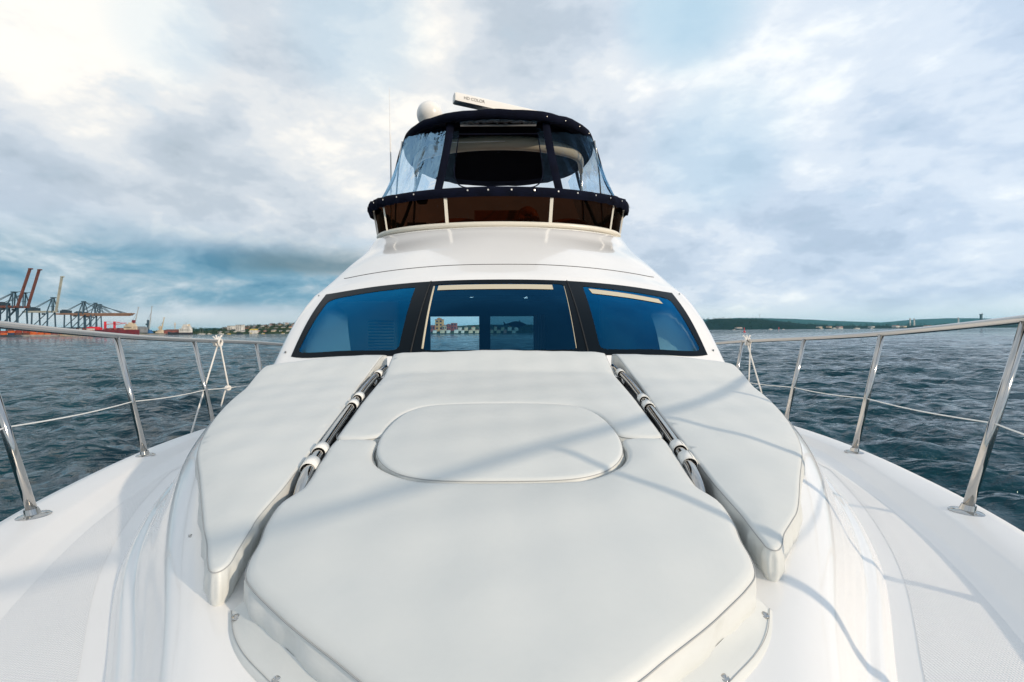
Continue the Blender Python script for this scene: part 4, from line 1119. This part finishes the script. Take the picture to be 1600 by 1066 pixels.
sh, X0, X1, B_ = ship(132, 214, 830, dkred, 'dark red cargo ship with red deck cranes, moored at the quay', 10.0)
L = X1-X0
put(MB().box((X0+L*.16, 830, 12.2), (L*.27, 11, 4.6)).box((X0+L*.16, 830, 15), (L*.2, 9, 1.2)), 'deck_cargo', redp, parent=sh)
sup = MB(); sup.box((X0+L*.88, 830, 13), (L*.16, 12, 8)); sup.box((X0+L*.885, 830, 18.6), (L*.12, 11, 3.6)); sup.box((X0+L*.90, 830, 21.6), (L*.06, 8, 2.6))
put(sup, 'superstructure', creamw, parent=sh)
for k in range(6): put(MB().box((X0+L*(.815+k*.024), 823.9, 14), (1.4, .2, 1.5)), 'window', darkst, parent=sh)
put(MB().box((X0+L*.94, 830, 25), (3.4, 4, 5)), 'funnel', dkred, parent=sh)
for k in range(7): put(MB().box((X0+L*(.42+k*.052), 830, 11.3), (3.6, 10, 2.4+(k%3)*.7)), 'hatch_coaming', dkred if k % 2 else brickw, parent=sh)
for (x, ln, up) in ((164.5, 32, 4), (179, 27, 3)):
    X = Xat(x, 830)
    put(MB().bar((X, 830, 9), (X, 830, 25), 2.6), 'deck_crane_post', redp, parent=sh)
    b_ = MB().bar((X+1, 829, 19), (X+ln*.95, 826, 19+up), .9); b_.bar((X, 829, 25), (X+ln*.95, 826, 19+up), .35); b_.bar((X+ln*.4, 828, 20), (X+ln*.6, 827.5, 22.5), .5)
    put(b_, 'deck_crane_jib', redp, parent=sh)
# mobile harbour cranes
def mobile(x, ytop, xt, Y, towm, boomm, basem, label, th=18, bh=10):
    a = W2(x, 519, Y); t = W2(xt, ytop, Y); zb = 2.3; root = empty('harbour_crane', (a.x, Y, zb), label, 'harbour crane')
    put(MB().box((a.x, Y, zb+2.5), (14, 9, 3.4)).box((a.x+1, Y, zb+6), (9, 7, 3.5)), 'chassis', basem, parent=root)
    put(MB().bar((a.x, Y, zb+6), (a.x, Y, zb+6+th), 3.0).box((a.x-2.5, Y, zb+6+th*.6), (3, 3, 3)), 'tower', towm, parent=root)
    p0 = Vector((a.x+2, Y, zb+bh)); d = t-p0; m_ = MB()
    sd_ = Vector((1, 0, 0)); k = 10
    for s_ in (-.7, .7):
        for q_ in (-.7, .7): m_.bar(p0+sd_*s_+Vector((0,q_,0)), t+sd_*s_*.3+Vector((0,q_*.3,0)), .38)
    for j in range(k):
        m_.bar(p0+d*j/k+sd_*(-.7), p0+d*(j+1)/k+sd_*.5, .25)
    m_.box(tuple(t), (2.2, 2, 1.6))
    put(m_, 'boom', boomm, parent=root)
    put(MB().bar((a.x-1, Y, zb+6+th), tuple(p0+d*.75), .3), 'stay', cable, parent=root)
mobile(207.5, 480.5, 216.5, 900, silver, silver, darkst, 'slim silver harbour crane beside the stern of the red ship', 20)
mobile(231.5, 479.5, 237.5, 930, teal_steel, silver, bluep, 'tall harbour crane with blue base and near-vertical pale boom', 22)
mobile(250.5, 497, 256.5, 960, creamw, paint('yellow_cream_paint', (.55, .42, .22)), creamw, 'shorter yellow cream harbour crane standing right of the blue-based one', 10, 6)
shed(256, 283, 514.5, 521.3, 905, brickw, rust, label='long dark red shed on the quay beside the white ship')
shed(210, 219, 510, 519, 905, greyr, greyr, label='small grey shed under the slim silver harbour crane')
sh2, X0, X1, B_ = ship(262, 300, 880, paint('black_hull', (.03, .03, .04)), 'dark hulled ship with tall white superstructure beyond the left rail', 4.2)
L = X1-X0
put(MB().box((X0+L*.74, 880, 8), (L*.44, 8, 8)).box((X0+L*.78, 880, 14), (L*.30, 7, 5)).box((X0+L*.76, 880, 18), (L*.18, 6, 3.4)), 'superstructure', whitew, parent=sh2)
put(MB().bar((X0+L*.76, 880, 19), (X0+L*.76, 880, 24), .5).box((X0+L*.76, 880, 22), (3, .3, .3)), 'mast', silver, parent=sh2)
put(MB().box((X0+L*.88, 880, 17.5), (3, 3, 5)), 'funnel', creamw, parent=sh2)
for k in range(5): put(MB().box((X0+L*(.60+k*.07), 875.9, 9), (1.3, .2, 1.3)), 'window', darkst, parent=sh2)
# lone thin post on the quay
put(MB().bar(W2(273.5, 518, 920), W2(273.5, 504, 920), 1.0).box(tuple(W2(273.5, 507, 920)), (3.4, 1.5, 1.2)), 'signal_mast', creamw, 'short pale signal mast between the yellow crane and the white ship', 'mast')

# --- land forms
def hnoise(x, seed): return sum(math.sin(x*f_+seed*p_)*a_ for f_, p_, a_ in ((.9, 1.3, .5), (2.3, 2.1, .28), (5.1, .7, .16), (11.3, 3.3, .09), (23.0, 1.9, .05)))
def land(name, prof, Y0, dpt, m_, seed=1, n=160, rough=.06, skirt=-2.0, k2=1.0):
    """hill range: prof = [(photo x, photo y of the crest)] at distance Y0"""
    P_ = [W2(x, y, Y0+dpt*.5) for x, y in prof]
    xs = np.linspace(P_[0].x, P_[-1].x, n); zs = np.interp(xs, [p.x for p in P_], [p.z for p in P_]); mx = max(zs)
    rows = []
    for j, t in enumerate(np.linspace(0, 1, 13)):
        sh_ = math.sin(PI*min(1, t*1.0))**.8 if t < 1 else 0
        row = []
        for i, x in enumerate(xs):
            z = zs[i]*sh_*(1+rough*hnoise(x/mx*1.2+t*9, seed+j*.7)) ; e = min(1, i/8, (n-1-i)/8)
            row.append((x*(1+0*t), Y0+dpt*t, skirt+(z-skirt)*e if t > 0 and t < 1 else skirt))
        rows.append(row)
    mb = MB().grid(rows); mb.f = [tuple(reversed(f)) for f in mb.f] if False else mb.f
    o = mb.build(name, m_, None, True); tag(o, kind='structure'); return o
def hillmat(name, a, b_, sc, bumpd):
    m = bpy.data.materials.new(name); m.use_nodes = True; N = NT(m.node_tree); N.n.clear()
    tcn = N.new('ShaderNodeTexCoord'); n1 = N.noise(tcn.outputs['Object'], sc, 8, .65); n2 = N.noise(tcn.outputs['Object'], sc*.15, 4, .5)
    c = N.mix(N.mapr(N.math('ADD', N.math('MULTIPLY', n1, .6), N.math('MULTIPLY', n2, .4)), .4, .6), a, b_)
    bp = N.new('ShaderNodeBump', None, Height=n1, Strength=1.0, Distance=bumpd)
    p = N.new('ShaderNodeBsdfPrincipled', None, Base_Color=c, Roughness=.95, Normal=bp.outputs[0]); p.inputs['Specular IOR Level'].default_value = .05
    N.new('ShaderNodeOutputMaterial', None, Surface=p.outputs[0]); return m
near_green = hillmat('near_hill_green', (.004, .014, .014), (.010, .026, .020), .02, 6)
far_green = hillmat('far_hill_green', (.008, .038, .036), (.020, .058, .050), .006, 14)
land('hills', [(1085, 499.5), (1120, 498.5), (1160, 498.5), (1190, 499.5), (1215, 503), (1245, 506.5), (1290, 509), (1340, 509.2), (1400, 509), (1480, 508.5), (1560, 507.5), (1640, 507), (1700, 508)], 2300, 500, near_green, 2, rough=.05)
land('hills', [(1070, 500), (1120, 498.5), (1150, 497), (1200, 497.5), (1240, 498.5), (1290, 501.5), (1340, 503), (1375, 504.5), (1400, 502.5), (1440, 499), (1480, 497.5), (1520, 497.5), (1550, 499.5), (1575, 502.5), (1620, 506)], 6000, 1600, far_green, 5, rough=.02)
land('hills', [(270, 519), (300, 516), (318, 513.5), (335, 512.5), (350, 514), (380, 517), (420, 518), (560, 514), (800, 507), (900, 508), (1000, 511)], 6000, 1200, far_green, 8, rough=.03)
shore_g = hillmat('shore_scrub', (.020, .040, .016), (.060, .075, .035), .08, 2)
land('shore_land', [(225, 519), (250, 517), (290, 518), (310, 517), (340, 517.5), (370, 514), (400, 511), (430, 509.5), (455, 508.5), (480, 508), (520, 509), (560, 511)], 960, 380, shore_g, 3, rough=.03, k2=1)
land('shore_land', [(560, 509), (640, 510), (680, 511), (700, 510.5), (730, 508.5), (760, 507.5), (820, 508), (900, 508.5), (960, 512)], 500, 340, shore_g, 6, rough=.03)

# --- woodland: many leaf-clump faces, one mass per shore
def wood(name, spots, m_, label, tree_h, seed, nclump=34):
    rg = random.Random(seed); mb = MB()
    for (x, y, z) in spots:
        h = tree_h*rg.uniform(.6, 1.25); rw = h*rg.uniform(.38, .6)
        mb.bar((x, y, z-1), (x+rg.uniform(-.3,.3), y, z+h*.5), h*.04)
        for k in range(nclump):
            u, v, w_ = rg.gauss(0, .45), rg.gauss(0, .45), rg.uniform(.25, 1)
            taper = 1-.55*abs(w_-.5)*1.6
            c = Vector((x+u*rw*taper*1.5, y+v*rw*taper*1.5, z+h*w_)); s_ = h*rg.uniform(.07, .15)
            d = [Vector((rg.uniform(-1,1), rg.uniform(-1,1), rg.uniform(-.8,.8)))*s_ for _ in range(4)]
            mb.add([c+d[0], c+d[1], c+d[2], c+d[3]], [(0,1,2),(0,2,3),(0,3,1),(1,3,2)])
    o = mb.build(name, m_, None, loc=(spots[0][0], spots[0][1], 0)); tag(o, label, 'wood', kind='stuff'); return o
leaf = hillmat('woodland_leaf', (.008, .024, .010), (.030, .055, .024), .3, .5)
def crest(prof, x): return float(np.interp(x, [p[0] for p in prof], [p[1] for p in prof]))
PL = [(225, 519), (290, 518), (310, 517), (340, 517.5), (370, 514), (400, 511), (430, 509.5), (455, 508.5), (520, 509)]
rg = random.Random(3); sp = []
for k in range(420):
    x = rg.uniform(298, 500); t = rg.random()**.8; Y = 968+170*t
    zc = W2(x, crest(PL, x), 1150).z; z = max(.3, zc*math.sin(PI*min(.5, t*.5))*.95)
    sp.append((Xat(x, Y), Y, z))
for k in range(30):
    x = rg.uniform(219, 262); sp.append((Xat(x, 975), 975+rg.uniform(0, 30), 2.0))
wood('wood', sp, leaf, 'dark green trees covering the hillside beyond the left rail', 7.5, 5)
sp = []
PR = [(1085, 499.5), (1160, 498.5), (1190, 499.5), (1215, 503), (1245, 506.5), (1290, 509), (1640, 507)]
for k in range(520):
    x = rg.uniform(1085, 1600) if k % 3 else rg.uniform(1090, 1260); t = rg.random(); Y = 2310+240*t
    zc = W2(x, crest(PR, x), 2550).z; sp.append((Xat(x, Y), Y, max(.5, zc*math.sin(PI*t*.5)**.8*.93)))
wood('wood', sp, leaf, 'dark wooded low shore and ridge beyond the right rail', 12, 6, 22)
sp = []
for k in range(110):
    x = rg.uniform(660, 860); sp.append((Xat(x, 515), 512+rg.uniform(0, 60), rg.uniform(.5, 5)))
wood('wood', sp, leaf, 'dark green trees among the houses seen through the saloon doorway', 4.5, 8)

# --- houses on the left hillside
rg = random.Random(12)
kinds = [('white house with grey roof', whitew, greyr), ('cream house with terracotta roof', creamw, tile), ('white house with terracotta roof', whitew, tile), ('pink house with grey roof', pink, greyr), ('cream house with grey roof', creamw, greyr)]
for i in range(40):
    x = 340+i*3.0+rg.uniform(-1, 1); row = i % 4; t = (.10, .34, .6, .85)[row]; Y = 964+190*t
    zc = W2(x, crest(PL, x), 1150).z; z = max(.8, zc*math.sin(PI*min(.5, t*.5)))
    yb = 517-(z-Z0)/Y*711.1-(x-780)*.0073; wd = rg.uniform(3.2, 6.5); hh_ = rg.uniform(3.0, 5.0)
    kd = kinds[rg.choice((0, 0, 1, 2, 3, 4, 0))]
    lab = kd[0]+[' at the waterline below', ' low on', ' halfway up', ' near the top of'][row]+' the hillside beyond the left rail'
    shed(x, x+wd, yb-hh_, yb, Y, kd[1], kd[2], 'house', lab, 'house', dpt=8, group=kd[0].replace('house', 'houses').replace('roof', 'roofs')+[' at the waterline', ' low on', ' halfway up', ' near the top of'][row]+' the left hillside')
shed(368, 377, 507.5, 517, 985, whitew, greyr, 'apartment_building', 'largest white block on the left hillside, flat roofed', 'apartment block', dpt=14, windows=12, roof='flat')
shed(355, 363, 509, 516.5, 1010, whitew, greyr, 'apartment_building', 'pale flat roofed block just left of the largest white block', 'apartment block', dpt=14, windows=8, roof='flat')
shed(390, 399, 514, 520.5, 962, whitew, yellow, 'boat_shed', 'white boat shed with yellow roof at the waterline of the left shore', 'boat shed', dpt=12)

# --- town behind the yacht, seen through the saloon
shed(680, 691.5, 499, 516, 470, orangew, tile, 'tower_block', 'tall ochre tower block seen through the saloon doorway', 'tower block', dpt=12, windows=16, roof='flat')
shed(683, 689, 496.4, 500, 472, orangew, tile, 'rooftop_pavilion', 'small ochre pavilion on top of the ochre tower block', 'pavilion', dpt=6)
shed(671, 679.5, 508, 517, 468, brickw, greyr, 'building', 'brick red block left of the ochre tower', 'building', dpt=12, windows=6, roof='flat')
shed(691.8, 697, 507.5, 517, 468, creamw, tile, 'building', 'narrow cream block touching the ochre tower on its right', 'building', dpt=12, windows=4)
shed(697.5, 703.5, 506, 517, 471, brickw, tile, 'building', 'brick red gabled block, second right of the ochre tower', 'building', dpt=12, windows=6)
shed(704.5, 713, 504.5, 515, 475, brickw, whitew, 'building', 'square brick red block with white roof edge, seen through the saloon', 'building', dpt=12, windows=9, roof='flat')
for i in range(24):
    x = 676+i*5.6+rg.uniform(-1, 1); fr_ = i % 2; Y = 462+fr_*26; wd = rg.uniform(4, 7)
    if x < 712 and fr_: continue
    kd = kinds[rg.choice((0, 0, 2, 1, 3, 4))]
    yb = 518.5-fr_*3.6; shed(x, x+wd, yb-rg.uniform(3, 5)-fr_, yb, Y, kd[1], kd[2], 'house', kd[0]+' on the shore seen through the saloon doorway', 'house', dpt=8, group=kd[0].replace('house', 'houses')+'s on the shore behind the saloon')
# low buildings on the right shore
for i, (x, wd, h) in enumerate(((1098, 6, 2), (1152, 8, 1.8), (1280, 5, 2.2), (1296, 4, 2.5), (1312, 5, 2), (1362, 5, 2), (1400, 6, 3), (1412, 5, 2.4), (1450, 7, 2.5), (1101, 3, 2.6))):
    yb = 513.6-(x-1110)*.0073-.2; kd = kinds[(i*2) % 5]
    shed(x, x+wd, yb-h, yb, 2290, kd[1], kd[2], 'building', 'low '+kd[0].replace('house', 'building')+' on the right shore, '+['first', 'third', 'fourth', 'fifth', 'sixth', 'seventh', 'eighth', 'ninth', 'tenth', 'second'][i]+' from the left', 'building', dpt=25, group='low buildings on the right shore')
# power station chimneys, tower, mast
for i, (x, yt, yb, wd) in enumerate(((1422, 497.5, 510, 7), (1428.5, 498, 510, 7), (1497.5, 496.5, 505, 7))):
    a = W2(x, yb, 2600); b_ = W2(x, yt, 2600); h = b_.z-2
    m_ = MB().lathe((a.x, 2600, 2), [(wd*.62, 0), (wd*.5, h*.5), (wd*.42, h)], 14)
    o = put(m_, 'chimney', whitew, ['left chimney of the white pair on the right shore', 'right chimney of the white pair on the right shore', 'lone pale chimney standing far right on the shore'][i], 'chimney')
    for z in (.86, .97): put(MB().lathe((a.x, 2600, 2+h*z), [(wd*.47, 0), (wd*.47, h*.025)], 14), 'red_band', dkred, parent=o)
a = W2(1533, 500, 2900); b_ = W2(1533, 491.5, 2900)
m_ = MB().box((a.x, 2900, b_.z/2), (9, 9, b_.z)).box((a.x, 2900, b_.z+1), (13, 12, 4)).bar((a.x+3, 2900, b_.z), (a.x+9, 2900, b_.z+10), 1.5)
put(m_, 'control_tower', darkst, 'dark tower with a crane on top, furthest right above the rail', 'tower')
a = W2(1187, 498, 3000); put(MB().bar((a.x, 3000, 20), (a.x, 3000, W2(1187, 490.5, 3000).z), 1.6), 'radio_mast', silver, 'thin radio mast on the wooded ridge to the right', 'mast')
a = W2(1163, 517, 420)
m_ = MB().lathe((a.x, 420, -.5), [(1.0, 0), (1.0, 1.2), (.28, 1.6), (.24, 3.6), (.34, 3.7), (.34, 4.4), (.05, 4.8)], 14)
put(m_, 'channel_buoy', redp, 'small red channel marker buoy just above the right rope knot', 'buoy')

# --- boats
def boat(x, Y, L, hm, cm, label, mast=0, fly_=True, flip=1, group=None, wl=0):
    X = Xat(x, Y); root = empty('sailing_boat' if mast else 'motor_boat', (X, Y, 0), label, 'boat', group)
    rows = []
    for t, b_, zt in ((0, .85, .11), (.3, 1, .115), (.6, .95, .13), (.82, .6, .155), (1, .04, .185)):
        xx = X+flip*(t-.5)*L; w_ = L*.14*b_
        rows.append([(xx, Y-w_, L*zt), (xx-flip*L*.05*t, Y-w_*.75, L*.02), (xx-flip*L*.08*t, Y, -L*.03), (xx-flip*L*.05*t, Y+w_*.75, L*.02), (xx, Y+w_, L*zt)])
    m_ = MB().grid(rows, True); m_.add(rows[0], [(0,1,2,3,4)]); put(m_, 'hull', hm, parent=root)
    if mast:
        put(MB().box((X-flip*L*.05, Y, L*.15), (L*.35, L*.15, L*.07)), 'cabin', cm, parent=root)
        put(MB().bar((X, Y, L*.1), (X, Y, mast), L*.018).bar((X, Y, L*.26), (X-flip*L*.38, Y, L*.26), L*.02), 'mast', silver, parent=root)
    else:
        m_ = MB().box((X-flip*L*.08, Y, L*.18), (L*.42, L*.2, L*.12), taper=.86)
        if fly_: m_.box((X-flip*L*.12, Y, L*.265), (L*.26, L*.18, L*.05), taper=.8)
        put(m_, 'cabin', cm, parent=root)
        put(MB().box((X-flip*L*.07, Y-L*.094, L*.19), (L*.34, .05*L*.2, L*.035)), 'window', darkst, parent=root)
    return root
boat(345, 800, 11, whitew, whitew, 'white motor boat off the left shore, just left of the rope knot')
boat(374, 760, 13, darkst, darkst, 'low black speedboat right of the rope knot', fly_=False)
boat(357.5, 850, 8, yellow, creamw, 'yellow water taxi between the white boat and the speedboat')
boat(393, 900, 9, whitew, yellow, 'white boat with yellow cabin in front of the yellow roofed shed')
boat(411, 880, 7, yellow, whitew, 'small yellow hulled boat with white cabin off the left hillside')
boat(442, 900, 8, whitew, yellow, 'white boat with yellow cabin nearest the yacht cabin on the left')
boat(313, 860, 10, whitew, whitew, 'left one of two white sailing boats beside the white ship', mast=11)
boat(317, 880, 10, whitew, whitew, 'right one of two white sailing boats beside the white ship', mast=12)
boat(327, 880, 9, creamw, whitew, 'small cream boat right of the two sailing boats')
for i, (x, Y, L_) in enumerate(((1147, 1300, 9), (1204, 1500, 12), (1224, 1400, 8), (1284, 1800, 14), (1303, 1800, 20), (1313, 1700, 22), (1339, 1500, 20), (1362, 1900, 13))):
    if x == 1339: boat(x, Y, L_, whitew, whitew, 'white sailing yacht heeling near the far end of the right shore', mast=14)
    else: boat(x, Y, L_, whitew, whitew, 'white motor boat moored off the right shore, '+['leftmost', 'second from the left', 'third from the left', 'fourth from the left', 'fifth from the left', 'sixth from the left, largest', '', 'rightmost'][i], group='white boats off the right shore', flip=1 if i % 2 else -1)
a = W2(1217, 512, 1500); put(MB().bar((a.x, 1500, -1), (a.x, 1500, 8), .9).box((a.x, 1500, 5), (2.6, .6, 2.6)), 'day_beacon', redp, 'thin red day beacon post off the wooded right shore', 'beacon')

# the yacht lies with a slight heel: everything aboard turns with it
boat_roots = [yacht] + [o for o in COL.objects if o.parent is None and o.get('category') in ('sun pad', 'rope')]
H_ = Matrix.Translation((0, 0, Z0)) @ Matrix.Rotation(R(.17), 4, 'Y') @ Matrix.Translation((0, 0, -Z0))
for o in boat_roots: o.matrix_basis = H_ @ o.matrix_basis

# ================================================================== AIR
m = bpy.data.materials.new('haze_air'); m.use_nodes = True; N = NT(m.node_tree); N.n.clear()
pv = N.new('ShaderNodeVolumePrincipled', None, Color=(.28, .74, .92, 1), Density=4.5e-5, Anisotropy=.2)
N.new('ShaderNodeOutputMaterial', None, Volume=pv.outputs[0])
mb = MB().box((0, 2000, 98), (36000, 36000, 204)); o = mb.build('haze', m); tag(o, kind='stuff')
SC.cycles.volume_bounces = 0
